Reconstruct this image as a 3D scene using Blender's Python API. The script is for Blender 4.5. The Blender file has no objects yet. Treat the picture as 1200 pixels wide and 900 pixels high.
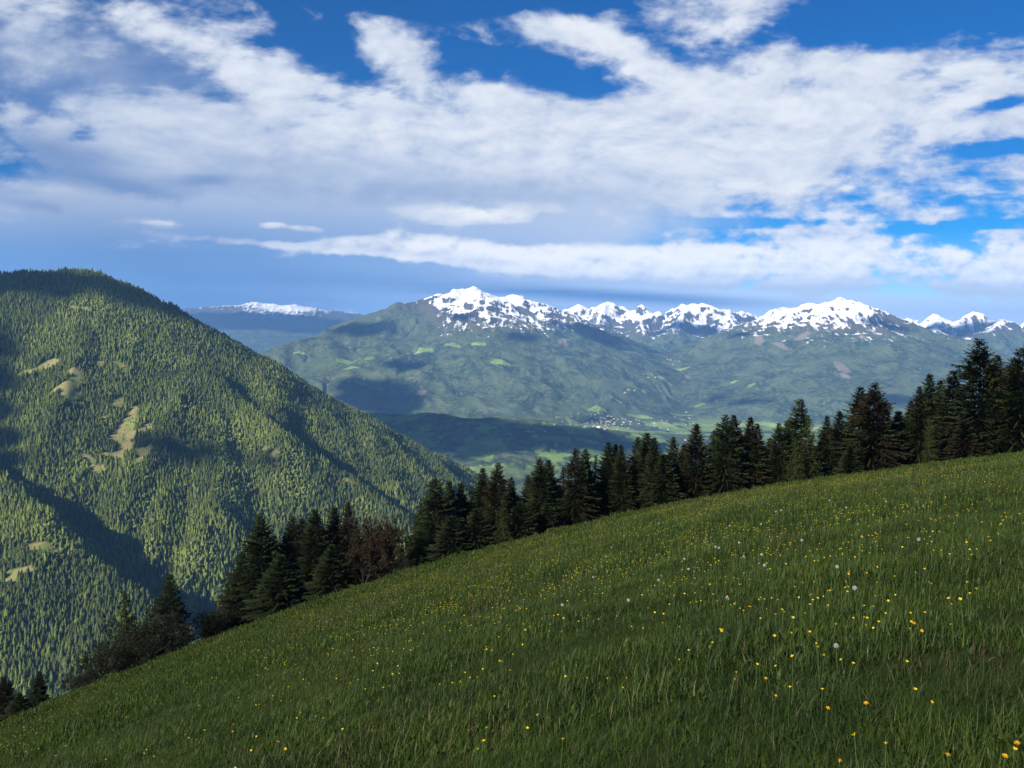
import bpy, bmesh, math, random
import numpy as np
from mathutils import Vector, Matrix
R = math.radians
random.seed(7)
rng = np.random.default_rng(7)
scene = bpy.context.scene
col = scene.collection

# ------------------------------------------------------------------ camera
cam_d = bpy.data.cameras.new('camera')
cam_d.sensor_width = 36.0
cam_d.lens = 30.0
cam_d.clip_start = 0.1
cam_d.clip_end = 120000.0
cam = bpy.data.objects.new('camera', cam_d)
col.objects.link(cam)
PITCH = math.atan(45 / 1000)
cam.location = (0, 0, 0)
cam.rotation_euler = (R(90) - PITCH, 0, 0)
scene.camera = cam

# ------------------------------------------------------------------ sun, sky, exposure
SUN_AZ = R(-139)      # bearing of the sun, measured from +Y towards +X
SUN_EL = R(28)
SUN_DIR = Vector((math.sin(SUN_AZ) * math.cos(SUN_EL), math.cos(SUN_AZ) * math.cos(SUN_EL), math.sin(SUN_EL)))
sun_d = bpy.data.lights.new('sun', 'SUN')
sun_d.energy = 5.0
sun_d.angle = R(0.5)
sun_d.color = (1.0, 0.93, 0.82)
sun = bpy.data.objects.new('sun', sun_d)
sun.rotation_euler = (-SUN_DIR).to_track_quat('-Z', 'Y').to_euler()
col.objects.link(sun)

scene.view_settings.view_transform = 'Standard'
scene.view_settings.look = 'None'
scene.view_settings.gamma = 1.0
scene.view_settings.exposure = 1.22
scene.view_settings.use_curve_mapping = False
cy = scene.cycles
cy.use_denoising = True
cy.denoiser = 'OPENIMAGEDENOISE'
cy.denoising_input_passes = 'RGB_ALBEDO_NORMAL'
cy.max_bounces = 6
cy.diffuse_bounces = 2
cy.glossy_bounces = 1
cy.transmission_bounces = 3
cy.transparent_max_bounces = 32
cy.volume_bounces = 0
cy.caustics_reflective = False
cy.caustics_refractive = False


class G:
    """Small helper for writing node maths as expressions."""
    def __init__(self, tree):
        self.t = tree
    def n(self, kind, **kw):
        nd = self.t.nodes.new(kind)
        for k, v in kw.items():
            setattr(nd, k, v)
        return nd
    def put(self, sock, v):
        if isinstance(v, bpy.types.NodeSocket):
            self.t.links.new(v, sock)
        elif v is not None:
            sock.default_value = v
    def m(self, op, a, b=None, c=None, clamp=False):
        nd = self.n('ShaderNodeMath', operation=op, use_clamp=clamp)
        for i, v in enumerate((a, b, c)):
            if v is not None:
                self.put(nd.inputs[i], v)
        return nd.outputs[0]
    def add(self, a, b): return self.m('ADD', a, b)
    def sub(self, a, b): return self.m('SUBTRACT', a, b)
    def mul(self, a, b): return self.m('MULTIPLY', a, b)
    def div(self, a, b): return self.m('DIVIDE', a, b)
    def sm(self, x, lo, hi, t0=0.0, t1=1.0):
        nd = self.n('ShaderNodeMapRange', interpolation_type='SMOOTHSTEP')
        self.put(nd.inputs[0], x); self.put(nd.inputs[1], lo); self.put(nd.inputs[2], hi)
        self.put(nd.inputs[3], t0); self.put(nd.inputs[4], t1)
        return nd.outputs[0]
    def lin(self, x, lo, hi, t0=0.0, t1=1.0):
        nd = self.n('ShaderNodeMapRange')
        self.put(nd.inputs[0], x); self.put(nd.inputs[1], lo); self.put(nd.inputs[2], hi)
        self.put(nd.inputs[3], t0); self.put(nd.inputs[4], t1)
        return nd.outputs[0]
    def mix(self, f, a, b, blend='MIX'):
        nd = self.n('ShaderNodeMix', data_type='RGBA', blend_type=blend)
        self.put(nd.inputs[0], f)
        self.put(nd.inputs[6], a if isinstance(a, bpy.types.NodeSocket) else (*a[:3], 1.0))
        self.put(nd.inputs[7], b if isinstance(b, bpy.types.NodeSocket) else (*b[:3], 1.0))
        return nd.outputs[2]
    def noise(self, vec, scale=1.0, detail=4.0, rough=0.5, dist=0.0, lac=2.0, typ='FBM'):
        nd = self.n('ShaderNodeTexNoise', noise_dimensions='3D', noise_type=typ)
        if vec is not None:
            self.put(nd.inputs['Vector'], vec)
        nd.inputs['Scale'].default_value = scale
        nd.inputs['Detail'].default_value = detail
        nd.inputs['Roughness'].default_value = rough
        nd.inputs['Lacunarity'].default_value = lac
        nd.inputs['Distortion'].default_value = dist
        return nd.outputs[0]
    def xyz(self, x, y, z=0.0):
        nd = self.n('ShaderNodeCombineXYZ')
        for i, v in enumerate((x, y, z)):
            self.put(nd.inputs[i], v)
        return nd.outputs[0]
    def sep(self, v):
        nd = self.n('ShaderNodeSeparateXYZ')
        self.put(nd.inputs[0], v)
        return nd.outputs
    def attr(self, name, typ='GEOMETRY'):
        nd = self.n('ShaderNodeAttribute', attribute_name=name, attribute_type=typ)
        return nd.outputs['Fac']


def soft_map(blobs, lo, hi):
    """cloudiness over bearing and height, as a sum of soft bumps (centre, size, amount, tilt)"""
    uu = np.linspace(-200, 1400, 161)[None, :]
    vv = np.linspace(505, -95, 241)[:, None]
    s = np.zeros((241, 161))
    for b in blobs:
        u, v, su, sv, amp = b[:5]
        r = R(b[5]) if len(b) > 5 else 0.0
        p = b[6] if len(b) > 6 else 1.0
        du, dv = uu - u, v - vv
        a = (du * math.cos(r) + dv * math.sin(r)) / su
        c = (-du * math.sin(r) + dv * math.cos(r)) / sv
        s += amp * np.exp(-(a * a + c * c) ** p)
    return np.clip(s, lo, hi)


def shown(r, g_, b):
    """sky radiance that is displayed as this 8 bit colour at the exposure above"""
    f = lambda c: ((c / 255 + 0.055) / 1.055) ** 2.4 * 10 / 2 ** scene.view_settings.exposure
    return (f(r), f(g_), f(b))


def build_sky():
    w = bpy.data.worlds.new('World')
    scene.world = w
    w.use_nodes = True
    w.cycles.sampling_method = 'MANUAL'
    w.cycles.sample_map_resolution = 256
    t = w.node_tree
    t.nodes.clear()
    g = G(t)
    out = g.n('ShaderNodeOutputWorld')
    bg = g.n('ShaderNodeBackground')
    t.links.new(bg.outputs[0], out.inputs[0])
    bg.inputs[1].default_value = 0.1
    sky = g.n('ShaderNodeTexSky', sky_type='NISHITA')
    sky.sun_disc = False
    sky.sun_elevation = SUN_EL
    sky.sun_rotation = SUN_AZ
    sky.altitude = 1600
    sky.air_density = 1.0
    sky.dust_density = 0.3
    sky.ozone_density = 3.0
    hs = g.n('ShaderNodeHueSaturation')
    hs.inputs['Hue'].default_value = 0.513
    hs.inputs['Saturation'].default_value = 1.75
    hs.inputs['Value'].default_value = 0.43
    t.links.new(sky.outputs[0], hs.inputs['Color'])
    blue = hs.outputs[0]
    d = g.sep(g.n('ShaderNodeTexCoord').outputs['Generated'])
    x, y, z = d[0], d[1], d[2]
    ay = g.m('MAXIMUM', g.m('ABSOLUTE', y), 0.2)
    U = g.mul(g.div(x, ay), 10.0)          # ten times the tangent of the bearing
    V = g.mul(g.div(z, ay), 10.0)          # ten times the tangent of the height
    cu = g.lin(U, -8, 8)
    cv = g.lin(V, -1, 5)

    def curve(x, ys):
        """a smooth profile through YS; returns (socket in 0..1, low, range)"""
        lo, hi = float(ys.min()), float(ys.max())
        nd = g.n('ShaderNodeFloatCurve')
        t.links.new(x, nd.inputs['Value'])
        c = nd.mapping.curves[0]
        k = len(ys)
        yn = (ys - lo) / max(hi - lo, 1e-9)
        c.points[0].location = (0, yn[0]); c.points[-1].location = (1, yn[-1])
        for i in range(1, k - 1):
            c.points.new(i / (k - 1), float(yn[i]))
        nd.mapping.update()
        return g.m('MULTIPLY_ADD', nd.outputs[0], hi - lo, lo)

    def field(blobs, rank, lo=-9, hi=9):
        m = soft_map(blobs, lo, hi)
        a, s, b = np.linalg.svd(m, full_matrices=False)
        acc = None
        for k in range(rank):
            f = curve(cv, a[::2, k] * math.sqrt(s[k]))
            h = curve(cu, b[k, ::2] * math.sqrt(s[k]))
            acc = g.mul(f, h) if acc is None else g.m('MULTIPLY_ADD', f, h, acc)
        return acc

    # the cloud deck is a flat sheet seen in perspective; lower banks are measured by bearing and height
    zz = g.add(g.m('MAXIMUM', z, 0.0), 0.24)
    q = g.xyz(g.div(x, zz), g.div(y, zz), 0.0)
    qa = g.xyz(g.mul(U, 0.58), V, 0.3)
    warp = g.noise(q, 1.3, 2, 0.5)
    def shift(v, off):
        nd = g.n('ShaderNodeVectorMath', operation='ADD')
        t.links.new(v, nd.inputs[0]); g.put(nd.inputs[1], off)
        return nd.outputs[0]
    qw = shift(q, g.xyz(g.mul(warp, 0.7), g.mul(warp, 0.5), 0.0))
    def both(off1, off2, det):
        a1 = g.noise(shift(qw, off1) if off1 else qw, 2.3, 3, 0.55)
        a2 = g.noise(shift(qw, off1) if off1 else qw, 7.0, det, 0.64)
        b1 = g.noise(shift(qa, off2) if off2 else qa, 1.7, 3, 0.55)
        b2 = g.noise(shift(qa, off2) if off2 else qa, 4.4, det, 0.62)
        return g.m('MULTIPLY_ADD', a1, 0.55, g.mul(a2, 0.45)), g.m('MULTIPLY_ADD', b1, 0.55, g.mul(b2, 0.45))
    n1, n2 = both(None, None, 7)
    n1s, n2s = both((-0.06, 0.055, 0.0), (-0.02, 0.08, 0.0), 3)
    lowness = g.sm(V, 2.2, 1.1)
    nn = g.m('MULTIPLY_ADD', n1, g.sub(0.62, g.mul(lowness, 0.42)), g.mul(n2, g.m('MULTIPLY_ADD', lowness, 0.42, 0.38)))
    ns = g.m('MULTIPLY_ADD', n1s, g.sub(0.62, g.mul(lowness, 0.42)), g.mul(n2s, g.m('MULTIPLY_ADD', lowness, 0.42, 0.38)))
    relief = g.sub(nn, ns)

    cover = field(COVER, 24, -0.9, 0.62)
    veil = field(VEIL, 6, 0, 0.96)
    grey = field(GREY, 10, 0, 0.9)
    low = field(LOW, 10, 0, 1)
    slate = field(SLATE, 4, 0, 0.9)

    dens = g.m('MULTIPLY_ADD', g.sub(nn, 0.5), 5.2, cover)
    mask = g.sm(dens, -0.20, 0.42)
    thick = g.sm(dens, 0.05, 0.9)
    east = g.sm(U, -4.0, 4.0)
    # rain haze under the deck: pale where it leaves the cloud, deep blue grey towards the horizon
    v1 = g.mix(g.sm(V, 0.95, 2.05), shown(108, 150, 204), shown(196, 207, 225))
    v2 = g.mix(g.sm(V, 0.50, 1.6), shown(192, 211, 234), shown(206, 217, 234))
    veil_c = g.mix(east, v1, v2)
    veil_c = g.mix(slate, veil_c, shown(72, 112, 168))
    soft = g.add(veil, g.mul(g.sub(nn, 0.5), 1.3))
    base = g.mix(g.m('MULTIPLY', g.sm(soft, 0.06, 0.9), 1.0), blue, veil_c)
    lit = g.m('ADD', g.m('MULTIPLY_ADD', relief, 3.3, 0.50), g.mul(thick, 0.30), clamp=True)
    cloud = g.mix(lit, shown(176, 192, 220), shown(244, 247, 251))
    greyc = g.mix(east, shown(120, 149, 194), shown(178, 193, 215))
    cloud = g.mix(grey, cloud, greyc)
    cloud = g.mix(g.mul(low, g.m('ADD', g.m('MULTIPLY_ADD', relief, 5.0, 0.62), g.mul(thick, 0.2), clamp=True)), cloud, shown(255, 254, 250))
    # sky colour is brightened towards the horizon to make up for the haze dimming it
    glow = g.m('MULTIPLY_ADD', g.m('EXPONENT', g.mul(g.sub(g.m('MAXIMUM', V, 0.2), 0.45), -1.7)), g.lin(U, -5, 4, 0.35, 1.0), 1.0)
    fin = g.n('ShaderNodeVectorMath', operation='SCALE')
    t.links.new(g.mix(mask, base, cloud), fin.inputs[0]); g.put(fin.inputs['Scale'], glow)
    t.links.new(fin.outputs[0], bg.inputs[0])

# (u, v, half width, half height, amount, tilt): u, v = 600 + 1000 tan(bearing), 405 - 1000 tan(height)
COVER = [
    (600, 182, 760, 74, 0.85, 0, 1.6), (600, 150, 3000, 400, -0.30, 0, 3.0),
    (960, 125, 420, 50, 0.42, 3), (1080, 76, 200, 22, 0.30, 8), (770, 92, 80, 15, 0.40, -14),
    (60, 40, 130, 40, 0.55, -24), (280, 80, 160, 32, 0.75, -22), (20, 120, 160, 34, 0.40, -6),
    (462, 62, 52, 24, 0.95, -14), (645, 42, 66, 16, 0.85, -12), (730, 60, 66, 14, 0.60, -22), (840, 18, 100, 34, 0.62, 10), (915, 76, 90, 14, 0.45, 0),
    (520, 104, 60, 18, 0.50, -10), (460, 30, 260, 10, 0.18, -10),
    (600, 74, 60, 24, -0.20, -20), (660, 98, 60, 20, -0.42, -18), (400, 70, 40, 36, -0.28, -20), (500, 12, 150, 14, -0.55, 0), (1040, 20, 200, 22, -0.40, 0),
    (60, 130, 60, 10, -0.45, -22), (400, 128, 60, 8, -0.35, -20), (250, 104, 60, 7, -0.3, -22), (120, 84, 60, 7, -0.35, -20),
    (860, 262, 130, 6, -0.75, 0), (1120, 266, 110, 5, -0.75, 4), (940, 276, 320, 26, 0.75, 0), (1170, 176, 50, 7, -1.15, 5), (1165, 126, 40, 6, -0.95, 14), (670, 272, 70, 14, -0.9, 0), (620, 272, 500, 12, -0.35, -2),
    (1050, 318, 420, 30, 1.1, -2, 1.5), (720, 310, 180, 17, 1.1, -4, 1.5), (520, 303, 140, 7, 0.8, -5), (330, 288, 170, 4, 0.7, -5),
    (560, 252, 70, 14, 1.5, 0), (518, 287, 38, 9, 1.6, 0), (467, 279, 20, 9, 1.6, 0), (322, 265, 18, 4, 1.7, -5), (365, 269, 20, 3.5, 1.5, -8), (408, 284, 28, 5, 1.5, 0),
    (195, 262, 36, 4, 0.75, -6), (110, 258, 60, 4, 0.6, -4), (40, 243, 70, 6, 0.6, -8),
    (120, 318, 440, 24, -0.8, -2, 1.5), (450, 338, 200, 14, -0.9, -3), (720, 349, 190, 6, -1.1, -3), (400, 262, 200, 14, -0.35, 0), (250, 240, 260, 14, -0.25, 0),
]
VEIL = [(90, 80, 260, 80, 0.55, -15), (100, 320, 620, 110, 0.95, 0, 2), (500, 240, 360, 70, 0.9, 0, 1.6), (1000, 392, 700, 52, 0.95, 0, 2), (600, 350, 300, 30, 0.7, 0), (600, 480, 3000, 90, 0.95, 0, 2)]
GREY = [(520, 232, 300, 26, 0.45, 0), (200, 190, 300, 40, 0.2, 0), (980, 338, 380, 12, 0.55, -1, 1.4), (80, 110, 260, 60, 0.20, -10), (330, 215, 260, 30, 0.22, 0), (60, 180, 90, 22, 0.75, -12), (30, 238, 120, 14, 0.55, -8), (190, 238, 120, 10, 0.6, -12), (245, 213, 26, 6, 0.8, 0), (300, 268, 420, 16, 0.5, -2), (140, 215, 140, 10, 0.35, -8),
        (640, 240, 260, 26, 0.25, 0), (900, 350, 420, 16, 0.55, 0), (40, 70, 160, 70, 0.22, 0), (600, 330, 260, 8, 0.45, -4), (120, 310, 300, 30, 0.7, 0), (960, 200, 300, 24, 0.14, 0)]
LOW = [(1000, 298, 420, 13, 0.9, 0), (640, 298, 150, 10, 0.9, -4), (560, 251, 80, 12, 1.0, 0), (518, 286, 42, 9, 1.0, 0), (467, 278, 22, 9, 1.0, 0), (322, 265, 22, 5, 0.8, -5), (365, 269, 24, 5, 0.7, -8), (408, 284, 34, 6, 0.8, 0), (195, 262, 40, 5, 0.6, -6), (930, 222, 130, 10, 0.7, 0), (430, 300, 120, 5, 0.6, -5)]
SLATE = [(730, 348, 190, 7, 0.9, -3, 1.3), (420, 330, 180, 10, 0.4, -3)]
build_sky()

# ------------------------------------------------------------------ noise and helpers for the land
PERM = np.random.default_rng(11).permutation(4096)
GX = np.cos(np.linspace(0, 2 * np.pi, 4096, endpoint=False))[PERM]
GY = np.sin(np.linspace(0, 2 * np.pi, 4096, endpoint=False))[PERM]

def perlin(x, y, seed=0):
    xi = np.floor(x).astype(np.int64); yi = np.floor(y).astype(np.int64)
    fx = x - xi; fy = y - yi
    u = fx * fx * fx * (fx * (fx * 6 - 15) + 10); v = fy * fy * fy * (fy * (fy * 6 - 15) + 10)
    def grad(ix, iy, dx, dy):
        h = PERM[(PERM[(ix + seed * 131) & 4095] + iy) & 4095]
        return GX[h] * dx + GY[h] * dy
    a = grad(xi, yi, fx, fy); b = grad(xi + 1, yi, fx - 1, fy)
    c = grad(xi, yi + 1, fx, fy - 1); d = grad(xi + 1, yi + 1, fx - 1, fy - 1)
    return ((a + u * (b - a)) + v * ((c + u * (d - c)) - (a + u * (b - a)))) * 1.5

def fbm(x, y, octaves=5, gain=0.5, seed=0):
    s = 0; a = 1.0
    for i in range(octaves):
        s = s + a * perlin(x, y, seed + i)
        x = x * 2.03 + 17.3; y = y * 2.03 - 9.1; a *= gain
    return s

def ridged(x, y, octaves=5, gain=0.5, seed=0):
    s = 0; a = 1.0; w = 1.0
    for i in range(octaves):
        n = 1 - np.abs(perlin(x, y, seed + i)); n = n * n
        s = s + a * n * w
        w = np.clip(n * 1.4, 0, 1)
        x = x * 2.07 + 5.1; y = y * 2.07 - 3.7; a *= gain
    return s

def sstep(x, lo, hi):
    t = np.clip((x - lo) / (hi - lo), 0, 1)
    return t * t * (3 - 2 * t)

CP, SP = math.cos(PITCH), math.sin(PITCH)
def pt(u, v, y):
    """world point seen at (u, v) of the 1200 x 900 photograph at distance y ahead"""
    a = (u - 600) / 1000; b = (450 - v) / 1000
    f = CP + b * SP
    return (a / f * y, y, (b * CP - SP) / f * y)

# ridges: list of (u, v, distance ahead) with slope; every one is a real crest at its own distance
HILL = [(-700, 520, 3300), (-350, 380, 3050), (-150, 336, 2950), (0, 323, 2900), (60, 319, 2950), (110, 322, 2950), (150, 336, 2980), (190, 356, 3000), (240, 384, 3050),
        (300, 418, 3120), (360, 455, 3200), (420, 486, 3300), (480, 520, 3450), (530, 545, 3600), (560, 560, 3700), (600, 590, 3850), (660, 650, 4000)]
SPUR_PX = [(-420, 330, 150), (-220, 400, 140), (-120, 470, 130), (-60, 520, 130), (0, 562, 140), (45, 603, 155), (80, 638, 165), (118, 668, 175), (150, 692, 185), (185, 722, 195), (235, 770, 205), (300, 825, 210)]
SPUR = []
NOSE_PX = [(245, 440, 40), (290, 478, 95), (330, 508, 105), (400, 556, 105), (462, 602, 100), (520, 660, 80)]
RIB_PX = [[(262, 545, 10), (250, 590, 45), (228, 640, 55), (200, 700, 55), (185, 745, 40)], [(196, 560, 10), (184, 620, 40), (168, 680, 40)], [(430, 520, 10), (445, 545, 35), (470, 580, 35)], [(352, 590, 10), (330, 625, 35), (300, 680, 40)]]
NOSE = []; RIBS = [[], [], [], []]
RIDGES = {
    'plateau': ([(-100, 385, 24000), (150, 372, 26000), (225, 362, 26000), (270, 358, 26000), (300, 355, 26000), (350, 358, 26000), (385, 364, 26000), (430, 369, 26500), (470, 375, 26500), (560, 385, 26500)], 0.30, 0),
    'west': ([(130, 470, 11000), (250, 430, 11500), (330, 404, 12000), (380, 391, 12500), (420, 373, 13000), (470, 356, 13500), (510, 347, 13800), (530, 340, 13950), (552, 337, 14000), (575, 345, 14100), (590, 347, 14200),
               (612, 346, 14400), (632, 353, 14600), (655, 364, 15000), (690, 378, 15500), (740, 398, 16300)], 0.46, 1),
    'west_a': ([(552, 340, 13950), (575, 372, 13300), (610, 400, 12500), (650, 450, 11500), (690, 489, 10700)], 0.40, 1),
    'west_b': ([(480, 355, 13500), (487, 400, 12600), (500, 450, 11300), (510, 482, 10000)], 0.40, 1),
    'west_c': ([(632, 355, 14500), (662, 392, 13600), (688, 436, 12600), (702, 476, 11400)], 0.42, 1),
    'west_d': ([(380, 393, 12400), (395, 425, 11400), (420, 455, 10300)], 0.36, 1),
    'west_e': ([(430, 373, 13000), (440, 410, 12000), (455, 440, 11000)], 0.36, 1),
    'snow': ([(590, 400, 18000), (640, 372, 18800), (665, 366, 19000), (678, 357, 19000), (694, 367, 19100), (712, 353, 19200), (728, 364, 19200), (742, 371, 19000), (752, 356, 18900), (768, 374, 19000), (785, 377, 19200),
               (800, 358, 18800), (812, 354, 18600), (830, 358, 18500), (850, 371, 18600), (870, 366, 18800), (890, 372, 19000), (910, 362, 19200), (935, 362, 19500), (990, 372, 19500), (1040, 380, 19000)], 0.62, 2),
    'snow_a': ([(712, 354, 19200), (700, 380, 17800)], 0.6, 2), 'snow_b': ([(742, 363, 19000), (758, 392, 17300)], 0.6, 2),
    'snow_c': ([(808, 355, 18600), (790, 385, 17300)], 0.6, 2), 'snow_d': ([(850, 363, 18600), (862, 385, 17300)], 0.6, 2),
    'east': ([(745, 440, 13300), (785, 412, 13600), (820, 398, 13900), (860, 385, 14000), (900, 369, 14000), (925, 361, 13900), (945, 357, 13800), (962, 357, 13700), (985, 351, 13500), (998, 356, 13500), (1010, 364, 13600), (1035, 381, 13700), (1065, 386, 13500),
               (1100, 392, 13300), (1160, 408, 13000), (1230, 432, 13000), (1400, 455, 13000)], 0.46, 1),
    'east_a': ([(985, 352, 13500), (975, 380, 12900), (955, 425, 12000), (900, 475, 11000), (860, 502, 10500)], 0.40, 1),
    'east_b': ([(868, 384, 14000), (838, 408, 13300), (805, 442, 12500), (780, 482, 11400)], 0.42, 1),
    'east_c': ([(1050, 386, 13500), (1048, 430, 12300), (1010, 500, 10600)], 0.40, 1),
    'east_d': ([(1160, 408, 13000), (1150, 460, 11600), (1120, 520, 10300)], 0.40, 1),
    'east_e': ([(925, 362, 13900), (905, 400, 13000), (865, 445, 11900)], 0.40, 1),
    'far_east': ([(1000, 392, 17500), (1045, 377, 17500), (1062, 372, 17500), (1077, 382, 17500), (1095, 370, 17300), (1118, 377, 17200), (1140, 366, 17000), (1155, 377, 16800), (1172, 373, 16500), (1188, 385, 16500), (1200, 378, 16400), (1240, 370, 16400), (1330, 350, 16000), (1500, 365, 16000)], 0.60, 2),
    'far_east_a': ([(1172, 374, 16400), (1150, 402, 15300), (1125, 440, 14200)], 0.55, 2),
    'far_east_b': ([(1100, 371, 17200), (1092, 395, 16000)], 0.6, 2), 'far_east_c': ([(1240, 372, 16300), (1215, 410, 15000)], 0.55, 2),
    'natz': ([(330, 480, 7000), (430, 484, 6800), (500, 490, 6700), (560, 491, 6600), (600, 494, 6500), (660, 506, 6500), (740, 522, 6600), (830, 540, 6700)], 0.15, 3),
    'hill': (HILL, 0.64, 4), 'spur': (SPUR, 0.58, 4), 'nose': (NOSE, 0.95, 4), 'rib_a': (RIBS[0], 1.0, 4), 'rib_b': (RIBS[1], 1.0, 4), 'rib_c': (RIBS[2], 1.0, 4), 'rib_d': (RIBS[3], 1.0, 4),
}

def near_slope(x, y):
    """our own hillside: the meadow, tilted down to the left and ahead, rounding over into the steep wood"""
    r = np.hypot(x, y)
    z = -1.7 - 0.204 * y + 0.272 * x - 0.165 * x * x / np.sqrt(r * r + 900) - 1.0e-4 * r * r / (1 + r / 700)
    w = 30.0
    z = z - 0.50 * w * np.logaddexp(0, (r - 225) / w)
    z = 150 - 40 * np.logaddexp(0, (150 - z) / 40)      # levels off uphill, behind the camera
    return z

def smax(a, b, k):
    return k * np.logaddexp(a / k, b / k)

def land(x, y, names=None, detail=True):
    shape = x.shape
    x = x.ravel(); y = y.ravel()
    r = np.hypot(x, y)
    H = np.full(x.shape, -955.0)
    wob = fbm(x / 1500, y / 1500, 3, 0.5, 40)
    for nm, (line, slope, kind) in RIDGES.items():
        if names and nm not in names:
            continue
        if not line:
            continue
        P = np.array([pt(*p) for p in line])
        pad = 3000 / slope * 0.9 if kind != 4 else 2600
        sel = (x > P[:, 0].min() - pad) & (x < P[:, 0].max() + pad) & (y > P[:, 1].min() - pad) & (y < P[:, 1].max() + pad)
        if not sel.any():
            continue
        xs, ys = x[sel], y[sel]
        if kind in (1, 2):      # crests wander a little
            wa = 90 if kind == 1 else 35
            xs = xs + wa * fbm(xs / 900, ys / 900, 3, 0.5, 60); ys = ys + wa * fbm(xs / 900 + 7, ys / 900, 3, 0.5, 63)
        rw = {0: 300, 1: 60, 2: 25, 3: 200, 4: 22}[kind]
        h = np.full(xs.shape, -1e9); dd = np.zeros_like(xs); ss = np.zeros_like(xs); acc = 0.0
        for a, b in zip(P[:-1], P[1:]):
            d = b - a; L2 = d[0] ** 2 + d[1] ** 2
            t = np.clip(((xs - a[0]) * d[0] + (ys - a[1]) * d[1]) / L2, 0, 1)
            dk = np.sqrt((xs - a[0] - t * d[0]) ** 2 + (ys - a[1] - t * d[1]) ** 2)
            ds = np.sqrt(dk * dk + rw * rw) - rw
            if nm == 'spur':       # steep shaded back towards the ravine, gentler front
                back = sstep((ys - a[1]) * d[0] - (xs - a[0]) * d[1], 0.0, 40 * math.sqrt(L2))
                fall = (slope + 0.42 * back) * ds
            elif kind == 4:
                fall = slope * ds * (1.04 - 0.06 * np.clip(ds / 1500, 0, 1))
            else:
                fall = slope * ds * (1.12 - 0.22 * np.clip(ds / 3000, 0, 1))
            hk = a[2] + t * d[2] - fall
            m = hk > h
            h = np.where(m, hk, h); dd = np.where(m, dk, dd)
            ss = np.where(m, acc + t * math.sqrt(L2), ss); acc += math.sqrt(L2)
        if detail and kind in (1, 2):
            lam = 620 if kind == 1 else 330
            gl = ridged(ss / lam + 0.35 * wob[sel] * 2, dd / (lam * 4.5), 4, 0.55, 70 + len(nm))
            h = h + (gl - 1.05) * (85 if kind == 1 else 150) * sstep(dd, 0, 700 if kind == 1 else 350)
        if detail and kind == 4 and nm == 'hill':
            gl = ridged((xs * 0.95 + ys * 0.30) / 330 + 0.25 * wob[sel], (ys * 0.95 - xs * 0.30) / 1900, 3, 0.5, 70)
            h = h + (gl - 1.0) * 34 * sstep(dd, 60, 700)
        if detail and nm == 'spur':
            gl = ridged(ss / 260, dd / 1100, 3, 0.5, 78)
            h = h + (gl - 1.0) * 22 * sstep(dd, 40, 350)
        H[sel] = smax(H[sel], h, 10 if kind == 4 else 22)
    if detail:
        far = sstep(r, 5200, 8500)
        up = np.clip((H + 955) / 500, 0, 1)
        H = H + far * up * 40 * fbm(x / 800, y / 800, 7, 0.55, 20) * (1 - 0.65 * sstep(H, 150, 500))
        hi = far * sstep(H, 200, 700)
        H = H + hi * (ridged(x / 600, y / 600, 6, 0.55, 30) - 1.05) * 55
        H = H + sstep(r, 900, 1500) * (1 - far) * np.clip((H + 955) / 200, 0, 1) * 9 * fbm(x / 130, y / 130, 4, 0.5, 25)
        nz = (x > -3500) & (x < 3500) & (y > 4500) & (y < 8200)
        H[nz] += 26 * fbm(x[nz] / 420, y[nz] / 420, 5, 0.5, 90) * np.clip((H[nz] + 955) / 150, 0, 1)
    H = smax(H, near_slope(x, y), 8.0)
    return H.reshape(shape)

def grid_mesh(name, X, Y, Z, mat, attrs=None):
    """one sheet from a grid of points"""
    n, m = X.shape
    co = np.stack([X, Y, Z], -1).reshape(-1, 3).astype(np.float32)
    i = np.arange(n * m).reshape(n, m)
    q = np.stack([i[:-1, :-1], i[:-1, 1:], i[1:, 1:], i[1:, :-1]], -1).reshape(-1, 4).astype(np.int32)
    me = bpy.data.meshes.new(name)
    me.vertices.add(len(co)); me.vertices.foreach_set('co', co.ravel())
    me.loops.add(q.size); me.loops.foreach_set('vertex_index', q.ravel())
    me.polygons.add(len(q)); me.polygons.foreach_set('loop_start', np.arange(0, q.size, 4, dtype=np.int32))
    me.update(calc_edges=True)
    me.polygons.foreach_set('use_smooth', np.ones(len(q), bool))
    for k, v in (attrs or {}).items():
        a = me.attributes.new(k, 'FLOAT', 'POINT'); a.data.foreach_set('value', v.ravel().astype(np.float32))
    me.materials.append(mat)
    o = bpy.data.objects.new(name, me); col.objects.link(o)
    return o

def new_mat(name, rough=0.9, spec=0.2):
    m = bpy.data.materials.new(name); m.use_nodes = True
    t = m.node_tree
    b = t.nodes['Principled BSDF']
    b.inputs['Roughness'].default_value = rough
    b.inputs['Specular IOR Level'].default_value = spec
    return m, t, b, G(t)

def project(px, x, y, z):
    """which photograph position a world point has (used to lay out fields and clearings on the land)"""
    f = y * CP - z * SP
    return 600 + 1000 * x / f, 450 - 1000 * (y * SP + z * CP) / f

def cast(u, v, f, y0, y1, n=1500):
    """where the line of sight through (u, v) first meets the land F"""
    ys = np.geomspace(y0, y1, n)
    a = np.array([pt(u, v, 1.0)])
    xs = a[0, 0] * ys; zs = a[0, 2] * ys
    h = f(xs, ys)
    k = np.argmax(h > zs) if (h > zs).any() else n - 1
    return xs[k], ys[k], h[k]

# the spur on the left stands a little way in front of the big hill's face
for dest, src in [(SPUR, SPUR_PX), (NOSE, NOSE_PX)] + list(zip(RIBS, RIB_PX)):
    for (u, v, gapm) in src:
        x, y, z = cast(u, v, lambda a, b: land(a, b, ['hill']), 900, 4300, 1500)
        dest.append((u, v, y - gapm))

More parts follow.
